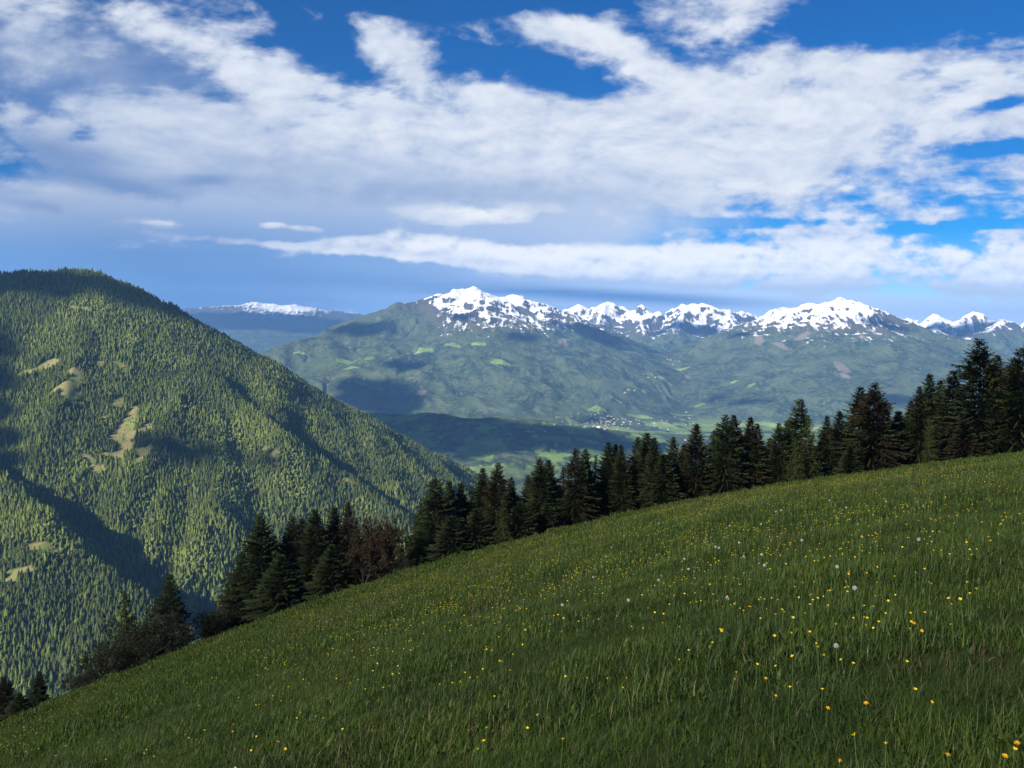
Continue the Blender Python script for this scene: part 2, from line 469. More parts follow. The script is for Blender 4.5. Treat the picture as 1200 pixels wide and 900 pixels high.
# ------------------------------------------------------------------ far land: valley, plateau and snow peaks
def spot_mask(x, y, spots, seed=5, wl=260.0, rag=0.45):
    """soft-edged patches on the ground: (x, y, half width, half depth, turn)"""
    s = np.zeros(x.shape)
    wx = fbm(x / wl, y / wl, 4, 0.6, seed)
    for (cx, cy_, a, b, rot) in spots:
        c, s_ = math.cos(R(rot)), math.sin(R(rot))
        near = (np.abs(x - cx) < 3 * max(a, b)) & (np.abs(y - cy_) < 3 * max(a, b))
        if not near.any():
            continue
        dx, dy = x[near] - cx, y[near] - cy_
        e = np.hypot((dx * c + dy * s_) / a, (-dx * s_ + dy * c) / b) + rag * wx[near]
        s[near] = np.maximum(s[near], sstep(e, 1.12, 0.88))
    return s

def far_mat():
    m, t, b, g = new_mat('far_land', 0.95, 0.0)
    pos = g.n('ShaderNodeNewGeometry')
    P = pos.outputs['Position']
    z = g.sep(P)[2]
    nz = g.sep(pos.outputs['Normal'])[2]
    nbig = g.noise(P, 1 / 1300, 5, 0.6)
    nmid = g.noise(P, 1 / 260, 6, 0.65)
    nfine = g.noise(P, 1 / 55, 4, 0.7)
    wood = g.mix(g.sm(nmid, 0.40, 0.62), (0.024, 0.042, 0.027), (0.076, 0.100, 0.050))
    wood = g.mix(g.sm(nfine, 0.45, 0.70), wood, (0.115, 0.140, 0.068))
    wood = g.mix(g.mul(g.sm(nbig, 0.50, 0.66), 0.75), wood, (0.085, 0.110, 0.052))
    alp = g.mix(nmid, (0.062, 0.058, 0.036), (0.10, 0.09, 0.058))
    tree = g.add(z, g.mul(g.sub(nbig, 0.5), 700)); tree = g.add(tree, g.mul(g.sub(nmid, 0.5), 500))
    tree = g.add(tree, g.mul(g.attr('snowline'), 0.6))
    c = g.mix(g.sm(tree, 190, 420), wood, alp)
    rock = g.mix(nfine, (0.036, 0.037, 0.040), (0.105, 0.100, 0.098))
    scar = g.sm(g.add(g.sub(nfine, 0.5), g.mul(nmid, 1.1)), 0.74, 0.80)
    c = g.mix(g.mul(scar, 0.5), c, rock)
    field = g.attr('field'); town = g.attr('town')
    fcol = g.mix(g.sm(g.noise(P, 1 / 170, 3, 0.6), 0.4, 0.6), (0.12, 0.19, 0.045), (0.21, 0.275, 0.08))
    c = g.mix(field, c, fcol)
    c = g.mix(g.attr('scree'), c, (0.17, 0.145, 0.115))
    # snow lies above a ragged line and slides off the steep ribs
    line = g.add(z, g.mul(g.sub(nmid, 0.5), 260)); line = g.add(line, g.mul(g.sub(nfine, 0.5), 420)); line = g.add(line, g.mul(g.sub(nbig, 0.5), 300))
    line = g.add(line, g.attr('snowline'))
    mp = g.n('ShaderNodeMapping'); mp.inputs['Scale'].default_value = (1 / 55, 1 / 330, 1 / 210); t.links.new(P, mp.inputs[0])
    streak = g.noise(mp.outputs[0], 1.0, 5, 0.65)
    line = g.add(line, g.mul(g.sub(streak, 0.5), 1500))
    sl = g.add(line, g.mul(g.sub(nz, 0.82), 2000))
    snow = g.sm(sl, 530, 730)
    c = g.mix(g.mul(g.sm(tree, 380, 560), g.sub(1.0, snow)), c, rock)
    c = g.mix(snow, c, (0.84, 0.85, 0.87))
    t.links.new(c, b.inputs['Base Color'])
    bp = g.n('ShaderNodeBump'); bp.inputs['Strength'].default_value = 0.6; bp.inputs['Distance'].default_value = 26.0
    hgt = g.add(g.noise(P, 1 / 48, 4, 0.7), g.mul(g.noise(P, 1 / 190, 3, 0.6), 1.6))
    g.put(bp.inputs['Height'], g.mul(hgt, g.sub(1.0, g.mul(field, 0.8))))
    t.links.new(bp.outputs[0], b.inputs['Normal'])
    return m

def build_far():
    az = np.concatenate([np.linspace(-180, -44, 60)[:-1], np.linspace(-44, -35, 60)[:-1], np.linspace(-35, 35, 1000), np.linspace(35, 44, 60)[1:], np.linspace(44, 180, 60)[1:]])
    rr = np.concatenate([np.geomspace(4300, 9800, 150)[:-1], np.geomspace(9800, 20500, 420)[:-1], np.geomspace(20500, 33000, 60)])
    A, RR = np.meshgrid(np.radians(az), rr)
    X, Y = RR * np.sin(A), RR * np.cos(A)
    Z = land(X, Y)
    vis = (Y > 1)
    # fields: found on the land along the line of sight, then laid out there at their own real size
    f = lambda xs, ys: land(xs, ys)
    spots = []
    def field(u, v, wpx, hpx, rot=0):
        x, y, z = cast(u, v, f, 5200, 16500, 900)
        spots.append((x, y, wpx / 1000 * y, hpx / 1000 * y * 1.7, rot))
    for q in FIELDS:
        field(*q)
    fm = spot_mask(X, Y, spots)
    spots2 = spots[:]; spots.clear()
    for q in SCREES:
        field(*q)
    sc = spot_mask(X, Y, spots, 9)
    # the valley floor and the plateau are farmed
    fl = sstep(Z, -880, -935) * sstep(RR, 8200, 8800) * sstep(fbm(X / 500, Y / 500, 4, 0.6, 3), -0.30, 0.05)
    nzm = (np.abs(X) < 3500) & (Y > 4700) & (Y < 7400)
    fl = np.maximum(fl, np.where(nzm, sstep(fbm(X / 330, Y / 520, 4, 0.6, 8), 0.02, 0.16) * sstep(Z, -800, -700), 0))
    fm = np.maximum(fm, fl)
    snowline = np.zeros(X.shape)
    snowline += 90 * sstep(Y, 15000, 16500) * sstep(Y, 23000, 21000)           # the peaks behind carry more snow
    snowline += 260 * np.exp(-(((X - 5000) / 1300) ** 2 + ((Y - 13500) / 1500) ** 2)) + 90 * np.exp(-(((X + 300) / 1400) ** 2 + ((Y - 14300) / 1200) ** 2))
    snowline += -560 * sstep(X, -1000, -1600) * sstep(Y, 16500, 15500)
    west_far = sstep(X, -2200, -3200) * sstep(Y, 18000, 19000)
    snowline += west_far * (-980 + 420 * np.exp(-(((X + 6600) / 1500) ** 2)))
    snowline += 240 * sstep(X, 6200, 7000) * sstep(Y, 15500, 16500) + 110 * sstep(X, 0, 800) * sstep(Y, 16500, 17500)
    return grid_mesh('valley_terrain', X, Y, Z, far_mat(), {'field': fm, 'town': fl * 0, 'scree': sc, 'snowline': snowline})

FIELDS = [(590, 424, 14, 4), (402, 424, 16, 4), (410, 432, 12, 2.5), (432, 421, 7, 2), (350, 413, 8, 2), (495, 412, 14, 3), (530, 405, 9, 3.5), (425, 450, 10, 4), (440, 455, 8, 3),
          (690, 489, 20, 1.5), (662, 489, 16, 1.5), (820, 475, 7, 2.5), (775, 443, 9, 3), (800, 433, 8, 2), (795, 487, 20, 3), (770, 497, 18, 4), (830, 505, 20, 4), (745, 455, 10, 2.5),
          (720, 468, 7, 2), (700, 480, 12, 3), (660, 535, 36, 4), (700, 540, 30, 4), (690, 528, 26, 3), (640, 548, 14, 2), (610, 530, 14, 2), (560, 402, 9, 2), (860, 448, 6, 2),
          (745, 488, 16, 3), (880, 452, 6, 1.5), (710, 505, 12, 3), (735, 505, 30, 4)]
SCREES = [(495, 460, 8, 4, 20), (985, 430, 6, 10, 10), (990, 440, 5, 6), (805, 440, 3, 8), (890, 400, 5, 6), (660, 400, 4, 8), (940, 395, 8, 4), (915, 405, 4, 9, 20), (1010, 395, 4, 5)]
far_land = build_far()
far_land['kind'] = 'structure'

# ------------------------------------------------------------------ near valley: the wooded hill opposite and our own steep side
def build_hill():
    az = np.concatenate([np.linspace(-180, -50, 40)[:-1], np.linspace(-50, 35, 700), np.linspace(35, 180, 40)[1:]])
    rr = np.concatenate([np.geomspace(60, 900, 60)[:-1], np.geomspace(900, 4450, 420)])
    A, RR = np.meshgrid(np.radians(az), rr)
    X, Y = RR * np.sin(A), RR * np.cos(A)
    Z = land(X, Y)
    Z = Z - 4.0 * sstep(RR, 290, 240)              # runs underneath the meadow sheet
    Z = np.where(RR < 130, Z - 3, Z)
    return X, Y, Z
HX, HY, HZ = build_hill()
hill_f = lambda xs, ys: land(xs, ys, ['hill', 'spur', 'nose', 'rib_a', 'rib_b', 'rib_c', 'rib_d'])
def hill_spots(lst, seed):
    sp = []
    for (u, v, wpx, hpx, rot) in lst:
        x, y, z = cast(u, v, hill_f, 900, 4300, 900)
        sp.append((x, y, wpx / 1000 * y, hpx / 1000 * y * 1.5, rot))
    return sp
# dry grass clearings in the wood, (u, v, half width, half height, turn)
CLEARINGS = [(152, 500, 9, 12, 0), (148, 520, 14, 12, 0), (158, 482, 4, 9, 0), (166, 532, 9, 10, 0), (135, 535, 9, 6, 0), (172, 500, 5, 10, 0), (125, 492, 9, 5, 10),
             (75, 452, 15, 5, 20), (90, 440, 9, 6, 0), (60, 428, 9, 4, 20), (30, 438, 10, 3, 20), (50, 432, 8, 4, 10), (78, 464, 10, 4, 0), (60, 462, 6, 3, 0), (116, 426, 8, 4, 0), (140, 427, 8, 3, 0), (140, 472, 5, 6, 0), (92, 362, 14, 2.5, 0), (22, 423, 4, 3, 0),
             (60, 648, 16, 4, 14), (25, 668, 16, 3, 14), (8, 682, 8, 3, 10), (45, 640, 12, 4, 10), (212, 520, 12, 3, 0), (248, 520, 9, 3, 0), (410, 565, 8, 4, 0), (435, 575, 10, 4, 0), (370, 552, 4, 8, 0), (320, 535, 5, 3, -20), (310, 528, 6, 3, -20),
             (100, 538, 12, 4, 0), (118, 548, 14, 5, 0), (355, 468, 9, 2.5, -10), (385, 480, 8, 2.5, -10)]
GREENS = [(225, 485, 14, 6, 0), (275, 505, 14, 9, 0), (105, 545, 16, 6, 0), (120, 365, 26, 8, 0), (190, 425, 14, 8, 0), (265, 530, 20, 12, 0), (330, 560, 30, 12, 0), (150, 400, 16, 8, 0), (280, 580, 18, 20, 0), (240, 650, 14, 18, 0), (300, 600, 20, 14, 0),
          (205, 690, 18, 14, 0), (60, 640, 26, 10, 0), (420, 600, 14, 10, 0), (310, 470, 16, 6, 0), (170, 650, 16, 10, 0)]
clear_sp = hill_spots(CLEARINGS, 1)
green_sp = hill_spots(GREENS, 2)

def hill_mat():
    m, t, b, g = new_mat('hill_ground', 0.95, 0.0)
    P = g.n('ShaderNodeNewGeometry').outputs['Position']
    n = g.noise(P, 1 / 40, 5, 0.65); n2 = g.noise(P, 1 / 9, 4, 0.6)
    c = g.mix(n, (0.022, 0.034, 0.014), (0.050, 0.062, 0.024))
    cl = g.mix(n2, (0.150, 0.132, 0.052), (0.285, 0.245, 0.110))
    cl = g.mix(g.sm(n, 0.46, 0.60), cl, (0.135, 0.165, 0.045))
    c = g.mix(g.attr('clearing'), c, cl)
    t.links.new(c, b.inputs['Base Color'])
    return m

clr = spot_mask(HX, HY, clear_sp, 15, 55.0, 0.85)
hill_ground = grid_mesh('hill_terrain', HX, HY, HZ, hill_mat(), {'clearing': clr})
hill_ground['kind'] = 'structure'

# ------------------------------------------------------------------ meadow sheet
def build_meadow():
    az = np.radians(np.linspace(-180, 180, 361))
    rr = np.concatenate([[0.01], np.geomspace(0.8, 300, 170)])
    A, RR = np.meshgrid(az, rr)
    X, Y = RR * np.sin(A), RR * np.cos(A)
    return X, Y, meadow_z(X, Y)
def meadow_z(x, y):
    x = np.asarray(x, float); y = np.asarray(y, float)
    r = np.hypot(x, y)
    return near_slope(x, y) + 0.10 * fbm(x / 5.5, y / 5.5, 4, 0.5, 50) * sstep(r, 1.5, 5) + 0.35 * fbm(x / 30, y / 30, 3, 0.5, 55) * sstep(r, 10, 40)
def meadow_mat():
    m, t, b, g = new_mat('meadow_soil', 0.95, 0.0)
    P = g.n('ShaderNodeNewGeometry').outputs['Position']
    n = g.noise(P, 1 / 6, 5, 0.65); n2 = g.noise(P, 3.0, 4, 0.65)
    c = g.mix(n, (0.020, 0.034, 0.010), (0.040, 0.058, 0.016))
    c = g.mix(g.mul(n2, 0.6), c, (0.05, 0.06, 0.02))
    t.links.new(c, b.inputs['Base Color'])
    return m
MX, MY, MZ = build_meadow()
meadow = grid_mesh('meadow', MX, MY, MZ, meadow_mat())
meadow['kind'] = 'structure'

# ------------------------------------------------------------------ air
def build_haze():
    bm = bmesh.new()
    x0, x1, y0, y1, z0, z1 = -36000, 36000, -36000, 36000, -1150, 1420
    vs = [bm.verts.new((x, y, z)) for z in (z0, z1) for (x, y) in ((x0, y0), (x1, y0), (x1, y1), (x0, y1))]
    for f in ((0, 3, 2, 1), (4, 5, 6, 7), (0, 1, 5, 4), (1, 2, 6, 5), (2, 3, 7, 6), (3, 0, 4, 7)):
        bm.faces.new([vs[i] for i in f])
    me = bpy.data.meshes.new('haze'); bm.to_mesh(me); bm.free()
    m = bpy.data.materials.new('haze'); m.use_nodes = True
    t = m.node_tree; t.nodes.clear()
    out = t.nodes.new('ShaderNodeOutputMaterial'); v = t.nodes.new('ShaderNodeVolumePrincipled')
    v.inputs['Color'].default_value = (0.22, 0.50, 1.0, 1)
    v.inputs['Density'].default_value = 3.9e-5
    v.inputs['Anisotropy'].default_value = 0.1
    t.links.new(v.outputs[0], out.inputs['Volume'])
    me.materials.append(m)
    o = bpy.data.objects.new('haze', me); col.objects.link(o); o['kind'] = 'stuff'
    return o
haze = build_haze()

# ------------------------------------------------------------------ woods as ground cover (too many to count)
def raw_mesh(name, verts, faces, mats, midx=None, smooth=False):
    me = bpy.data.meshes.new(name)
    me.from_pydata([tuple(map(float, v)) for v in verts], [], faces)
    for m in mats:
        me.materials.append(m)
    if midx is not None:
        me.polygons.foreach_set('material_index', np.array(midx, np.int32))
    if smooth:
        me.polygons.foreach_set('use_smooth', np.ones(len(me.polygons), bool))
    me.update()
    return me

def wood_mat():
    m, t, b, g = new_mat('wood_needles', 0.9, 0.05)
    P = g.n('ShaderNodeNewGeometry').outputs['Position']
    rnd = g.n('ShaderNodeObjectInfo').outputs['Random']
    big = g.noise(P, 1 / 210, 4, 0.6)
    tint = g.attr('tint', 'INSTANCER')
    k = g.m('ADD', g.mul(rnd, 0.55), g.mul(g.sm(big, 0.38, 0.66), 0.45))
    c = g.mix(g.sm(k, 0.25, 0.9), (0.044, 0.060, 0.015), (0.120, 0.150, 0.030))
    c = g.mix(g.mul(tint, 0.9), c, (0.155, 0.19, 0.04))
    t.links.new(c, b.inputs['Base Color'])
    return m
WOOD = wood_mat()

def small_conifer(seed, sides=7, tiers=5, wid=0.15):
    """a distant conifer one unit tall: ragged overlapping skirts"""
    r = random.Random(seed); V = []; F = []
    for i in range(tiers):
        z0 = 0.06 + 0.80 * i / tiers
        z1 = min(1.0, z0 + 0.36 - 0.02 * i) if i < tiers - 1 else 1.0
        rad = wid * (1 - z0) ** 0.85 * r.uniform(0.9, 1.1) + 0.008
        o = len(V); ph = r.uniform(0, 6.28)
        for k in range(sides):
            a = ph + 6.283 * k / sides
            q = rad * r.uniform(0.7, 1.2)
            V.append((q * math.cos(a), q * math.sin(a), z0 - 0.03 + r.uniform(-0.03, 0.03)))
        V.append((r.uniform(-.006, .006), r.uniform(-.006, .006), z1))
        for k in range(sides):
            F.append((o + k, o + (k + 1) % sides, o + sides))
    return V, F

def small_round(seed):
    r = random.Random(seed); V = []; F = []
    for c in range(5):
        cx, cy_, cz, q = r.uniform(-.14, .14), r.uniform(-.14, .14), r.uniform(.35, .72), r.uniform(.16, .24)
        bm = bmesh.new(); bmesh.ops.create_icosphere(bm, subdivisions=1, radius=q)
        o = len(V)
        for v in bm.verts:
            k = r.uniform(.75, 1.2); V.append((cx + v.co.x * k, cy_ + v.co.y * k, cz + v.co.z * k * 1.1))
        F += [tuple(o + v.index for v in f.verts) for f in bm.faces]
        bm.free()
    return V, F

def scatter(name, pts, scl, rot, tint, sources, mat_holder=None, label=None):
    """ONE ground-cover object: copies of SOURCES stand on PTS"""
    me = bpy.data.meshes.new(name)
    n = len(pts)
    me.vertices.add(n); me.vertices.foreach_set('co', np.asarray(pts, np.float32).ravel())
    for k, v, ty in (('scl', scl, 'FLOAT'), ('tint', tint, 'FLOAT'), ('kindix', rng.integers(0, len(sources), n), 'INT')):
        a = me.attributes.new(k, ty, 'POINT'); a.data.foreach_set('value', np.asarray(v, np.float32 if ty == 'FLOAT' else np.int32))
    a = me.attributes.new('rot', 'FLOAT_VECTOR', 'POINT'); a.data.foreach_set('vector', np.asarray(rot, np.float32).ravel())
    o = bpy.data.objects.new(name, me); col.objects.link(o)
    o['kind'] = 'stuff'
    ng = bpy.data.node_groups.new(name, 'GeometryNodeTree')
    ng.interface.new_socket('Geometry', in_out='INPUT', socket_type='NodeSocketGeometry')
    ng.interface.new_socket('Geometry', in_out='OUTPUT', socket_type='NodeSocketGeometry')
    N, L = ng.nodes, ng.links
    gi = N.new('NodeGroupInput'); go = N.new('NodeGroupOutput')
    src_col = bpy.data.collections.new(name + '_kinds')
    for s in sources:
        src_col.objects.link(s)
    ci = N.new('GeometryNodeCollectionInfo'); ci.inputs['Collection'].default_value = src_col
    ci.inputs['Separate Children'].default_value = True; ci.inputs['Reset Children'].default_value = True
    ip = N.new('GeometryNodeInstanceOnPoints')
    ip.inputs['Pick Instance'].default_value = True
    def na(nm, ty):
        q = N.new('GeometryNodeInputNamedAttribute'); q.data_type = ty; q.inputs['Name'].default_value = nm
        return q.outputs[0]
    mp = N.new('GeometryNodeMeshToPoints')
    L.new(gi.outputs[0], mp.inputs['Mesh']); L.new(mp.outputs[0], ip.inputs['Points'])
    L.new(ci.outputs[0], ip.inputs['Instance'])
    L.new(na('kindix', 'INT'), ip.inputs['Instance Index'])
    e2r = N.new('FunctionNodeEulerToRotation'); L.new(na('rot', 'FLOAT_VECTOR'), e2r.inputs[0])
    L.new(e2r.outputs[0], ip.inputs['Rotation'])
    L.new(na('scl', 'FLOAT'), ip.inputs['Scale'])
    L.new(ip.outputs[0], go.inputs[0])
    md = o.modifiers.new('scatter', 'NODES'); md.node_group = ng
    return o

def source(name, VF, mat, smooth=False):
    return bpy.data.objects.new(name, raw_mesh(name, VF[0], VF[1], [mat], None, smooth))

def build_woods():
    srcs = [source('hill_conifer', small_conifer(s, 7, 5, w), WOOD) for s, w in ((1, .25), (2, .20), (3, .29), (4, .24), (5, .22))]
    rnds = [source('hill_broadleaf', small_round(s), WOOD) for s in (1, 2)]
    step = 5.8
    xs, ys = np.meshgrid(np.arange(-3100, 500, step), np.arange(1050, 4450, step))
    xs = xs.ravel() + rng.uniform(-3.6, 3.6, xs.size); ys = ys.ravel() + rng.uniform(-3.6, 3.6, ys.size)
    t = xs / ys
    k = (t > -0.70) & (t < 0.12)
    xs, ys = xs[k], ys[k]
    zs = land(xs, ys)
    u, v = project(None, xs, ys, zs)
    k = (v < 880) & (zs > -930)
    xs, ys, zs = xs[k], ys[k], zs[k]
    cl = spot_mask(xs, ys, clear_sp, 15, 55.0, 0.85)
    gr = spot_mask(xs, ys, green_sp, 21, 90.0, 0.9)
    gap = fbm(xs / 90, ys / 90, 4, 0.6, 33)
    keep = (rng.random(xs.size) > cl * 0.90) & (rng.random(xs.size) > sstep(gap, 0.35, 0.8) * 0.65)
    xs, ys, zs, gr, cl = xs[keep], ys[keep], zs[keep], gr[keep], cl[keep]
    n = xs.size
    mix_ = fbm(xs / 260, ys / 260, 4, 0.6, 37)
    broad = rng.random(n) < np.clip(0.03 + 0.45 * gr + 0.08 * sstep(mix_, 0.2, 0.7), 0, 0.7)
    tint = np.clip(0.75 * gr * rng.random(n) + 0.4 * broad * rng.random(n) + 0.35 * (rng.random(n) < 0.10), 0, 1)
    h = (rng.normal(14.5, 3.2, n) + 5 * (rng.random(n) < .12) - 4 * (rng.random(n) < .2)).clip(5, 27) * (1 - 0.45 * cl)
    h = np.where(broad, h * 0.72, h)
    rot = np.stack([rng.normal(0, .03, n), rng.normal(0, .03, n), rng.uniform(0, 6.28, n)], -1)
    P = np.stack([xs, ys, zs - 0.8], -1)
    c = ~broad
    scatter('conifer_wood', P[c], h[c], rot[c], tint[c], srcs)
    scatter('broadleaf_wood', P[broad], h[broad] * 1.15, rot[broad], tint[broad], rnds)
    pass
build_woods()

# ------------------------------------------------------------------ unseen cloud lumps up towards the sun, placed to shade chosen parts of the land
def build_clouds():
    def vapour(name, opacity):
        m = bpy.data.materials.new(name); m.use_nodes = True
        t = m.node_tree; t.nodes.clear(); g = G(t)
        out = g.n('ShaderNodeOutputMaterial'); mx = g.n('ShaderNodeMixShader')
        df = g.n('ShaderNodeBsdfDiffuse'); df.inputs[0].default_value = (0.9, 0.9, 0.92, 1)
        tr = g.n('ShaderNodeBsdfTransparent')
        mx.inputs[0].default_value = opacity
        t.links.new(tr.outputs[0], mx.inputs[1]); t.links.new(df.outputs[0], mx.inputs[2]); t.links.new(mx.outputs[0], out.inputs[0])
        return m
    mats = [vapour('cloud_vapour', 0.9), vapour('thin_cloud_vapour', 0.09)]
    MI = []
    V = []; F = []
    bm = bmesh.new(); bmesh.ops.create_icosphere(bm, subdivisions=2, radius=1.0)
    bv = np.array([v.co[:] for v in bm.verts]); bf = np.array([[v.index for v in f.verts] for f in bm.faces]); bm.free()
    r = np.random.default_rng(5)
    nv = 0
    S = np.array(SUN_DIR)
    def cloud(target, half, n, size, height=3000.0, thin=0):
        nonlocal nv
        tx, ty, tz = target
        k = (height - tz) / S[2]
        c = np.array([tx, ty, tz]) + S * k
        for i in range(n):
            a = r.uniform(0, 6.283); q = math.sqrt(r.random())
            p = c + np.array([math.cos(a) * q * half[0], math.sin(a) * q * half[1], r.uniform(-.25, .25) * size])
            s = size * r.uniform(0.5, 1.15) * (1.15 - 0.6 * q)
            w = bv * (1 + 0.18 * r.standard_normal((len(bv), 1)))
            V.append(p + w * np.array([s * r.uniform(.9, 1.4), s * r.uniform(.9, 1.4), s * 0.55]))
            F.append(bf + nv); nv += len(bv); MI.append(np.full(len(bf), thin, np.int32))
    f = lambda xs, ys: land(xs, ys)
    for (u, v), half, n, size, height, thin in CLOUD_SHADE:
        if v is None:
            cloud((40, 60, -20), half, n, size, height, thin)
        else:
            y0 = 900 if height < 5000 else 5000
            x, y, z = cast(u, v, f, y0, 28000 if height > 5000 else 4400, 1400)
            cloud((x, y, z), half, n, size, height, thin)
    V = np.concatenate(V); F = np.concatenate(F)
    me = bpy.data.meshes.new('shade_clouds')
    me.vertices.add(len(V)); me.vertices.foreach_set('co', V.astype(np.float32).ravel())
    me.loops.add(F.size); me.loops.foreach_set('vertex_index', F.astype(np.int32).ravel())
    me.polygons.add(len(F)); me.polygons.foreach_set('loop_start', np.arange(0, F.size, 3, dtype=np.int32))
    me.update(calc_edges=True)
    for m in mats:
        me.materials.append(m)
    me.polygons.foreach_set('material_index', np.concatenate(MI))
    o = bpy.data.objects.new('shade_clouds', me); col.objects.link(o); o['kind'] = 'stuff'
# where the shade of each cloud falls: centre on the land, half size, lumps, lump size
CLOUD_SHADE = [
    ((600, None), (400, 380), 26, 150, 3000, 1),
    ((50, 333), (340, 120), 60, 72, 3600, 0), ((120, 332), (90, 60), 12, 50, 3600, 0), ((-5, 400), (60, 140), 14, 45, 2600, 0), ((-25, 440), (60, 120), 34, 46, 2000, 0), ((-12, 480), (56, 80), 34, 44, 2000, 0), ((2, 515), (46, 60), 34, 38, 2000, 0), ((14, 540), (34, 44), 30, 30, 2000, 0),  # hilltop shade first; the left-edge lumps are added only to darken the ravine
    ((235, 530), (190, 50), 18, 44, 3600, 0),
    ((440, 462), (460, 700), 110, 180, 7500, 0), ((420, 495), (420, 420), 60, 150, 7000, 0), ((600, 514), (420, 300), 56, 130, 6500, 0), ((680, 508), (360, 240), 44, 120, 6500, 0), ((500, 490), (470, 480), 80, 160, 7000, 0), ((560, 502), (470, 400), 76, 150, 6500, 0), ((640, 507), (470, 300), 66, 140, 6500, 0), ((715, 518), (360, 300), 46, 130, 6500, 0), ((470, 505), (380, 420), 50, 140, 6500, 0), 
    ((520, 524), (300, 240), 36, 110, 6500, 0), ((480, 430), (240, 260), 20, 130, 9000, 0), ((610, 395), (210, 170), 18, 110, 9500, 0), ((425, 385), (480, 300), 30, 170, 9500, 0), ((540, 372), (180, 160), 12, 100, 9500, 0),
    ((310, 378), (3000, 1300), 110, 600, 13000, 0), ((240, 375), (1800, 1200), 60, 500, 13000, 0),
    ((690, 385), (500, 300), 24, 200, 11000, 0), ((800, 382), (700, 260), 30, 200, 11000, 0), ((1110, 386), (1100, 280), 40, 220, 11000, 0), ((1040, 383), (300, 200), 14, 150, 11000, 0),
    ((766, 412), (420, 380), 26, 130, 9500, 0), ((708, 402), (300, 300), 18, 120, 9500, 0),  # added to put shade into the side valley between the massifs
    ((690, 492), (200, 110), 18, 80, 8000, 0), ((880, 470), (380, 120), 16, 90, 9000, 0), ((830, 470), (300, 100), 14, 90, 9000, 0), ((870, 392), (300, 160), 14, 110, 9500, 0), ((1050, 470), (300, 200), 14, 100, 9500, 0),
]
build_clouds()

# ------------------------------------------------------------------ the trees along the edge of the meadow
def needle_mat(name, dark, light, warm, wf=0.5, rough=0.85):
    m, t, b, g = new_mat(name, rough, 0.15)
    tc = g.n('ShaderNodeTexCoord').outputs['Object']
    rnd = g.n('ShaderNodeObjectInfo').outputs['Random']
    n = g.noise(tc, 0.55, 4, 0.7)
    n2 = g.noise(tc, 0.16, 2, 0.5)
    c = g.mix(g.sm(n, 0.35, 0.68), dark, light)
    k = g.sm(g.add(n2, g.mul(g.sub(rnd, 0.5), 0.35)), 0.50, 0.66)
    c = g.mix(g.mul(k, wf), c, warm)
    t.links.new(c, b.inputs['Base Color'])
    return m
NEEDLE = needle_mat('spruce_needles', (0.017, 0.026, 0.009), (0.048, 0.064, 0.020), (0.040, 0.027, 0.013), 0.7)
LARCH = needle_mat('larch_needles', (0.022, 0.032, 0.008), (0.050, 0.066, 0.014), (0.045, 0.048, 0.014), 0.5)
COPPER = needle_mat('copper_leaves', (0.030, 0.021, 0.011), (0.064, 0.045, 0.024), (0.038, 0.036, 0.014), 0.5)
TWIG = needle_mat('bare_twigs', (0.018, 0.020, 0.010), (0.040, 0.042, 0.022), (0.030, 0.042, 0.013), 0.6)
def bark_mat(name, a, b_):
    m, t, b, g = new_mat(name, 0.9, 0.1)
    tc = g.n('ShaderNodeTexCoord').outputs['Object']
    mp = g.n('ShaderNodeMapping'); mp.inputs['Scale'].default_value = (3, 3, 0.6); t.links.new(tc, mp.inputs[0])
    t.links.new(g.mix(g.noise(mp.outputs[0], 2.0, 5, 0.7), a, b_), b.inputs['Base Color'])
    return m
BARK = bark_mat('spruce_bark', (0.030, 0.025, 0.021), (0.085, 0.072, 0.062))

class MB:
    def __init__(self): self.V = []; self.F = []
    def tri(self, a, b, c):
        o = len(self.V); self.V += [a, b, c]; self.F.append((o, o + 1, o + 2))
    def quad(self, a, b, c, d):
        o = len(self.V); self.V += [a, b, c, d]; self.F.append((o, o + 1, o + 2, o + 3))
    def tube(self, pts, radii, sides=5):
        prev = None; n = len(pts)
        for i, p in enumerate(pts):
            d = (pts[min(i + 1, n - 1)] - pts[max(i - 1, 0)]).normalized()
            u = d.orthogonal().normalized(); v = d.cross(u)
            o = len(self.V)
            for k in range(sides):
                a = 6.2832 * k / sides
                self.V.append(p + (u * math.cos(a) + v * math.sin(a)) * radii[i])
            if prev is not None:
                for k in range(sides):
                    self.F.append((prev + k, prev + (k + 1) % sides, o + (k + 1) % sides, o + k))
            prev = o
    def mesh(self, name, mat, smooth=False):
        return raw_mesh(name, self.V, self.F, [mat], None, smooth)

def trunk_mesh(name, r, H, r0, lean=0.0, mat=None, top=0.97):
    mb = MB(); n = 9
    bend = Vector((r.uniform(-1, 1), r.uniform(-1, 1), 0)) * lean
    pts = [Vector((0, 0, -0.6)) if i == 0 else Vector((0, 0, H * top * i / n)) + bend * (i / n) ** 2 * H for i in range(n + 1)]
    mb.tube(pts, [r0 * (1.25 if i == 0 else 1.0) * (1 - 0.95 * i / n) + 0.012 for i in range(n + 1)], 7)
    return mb.mesh(name, mat or BARK, True), (lambda z: bend * (max(z, 0) / (H * top)) ** 2 * H)

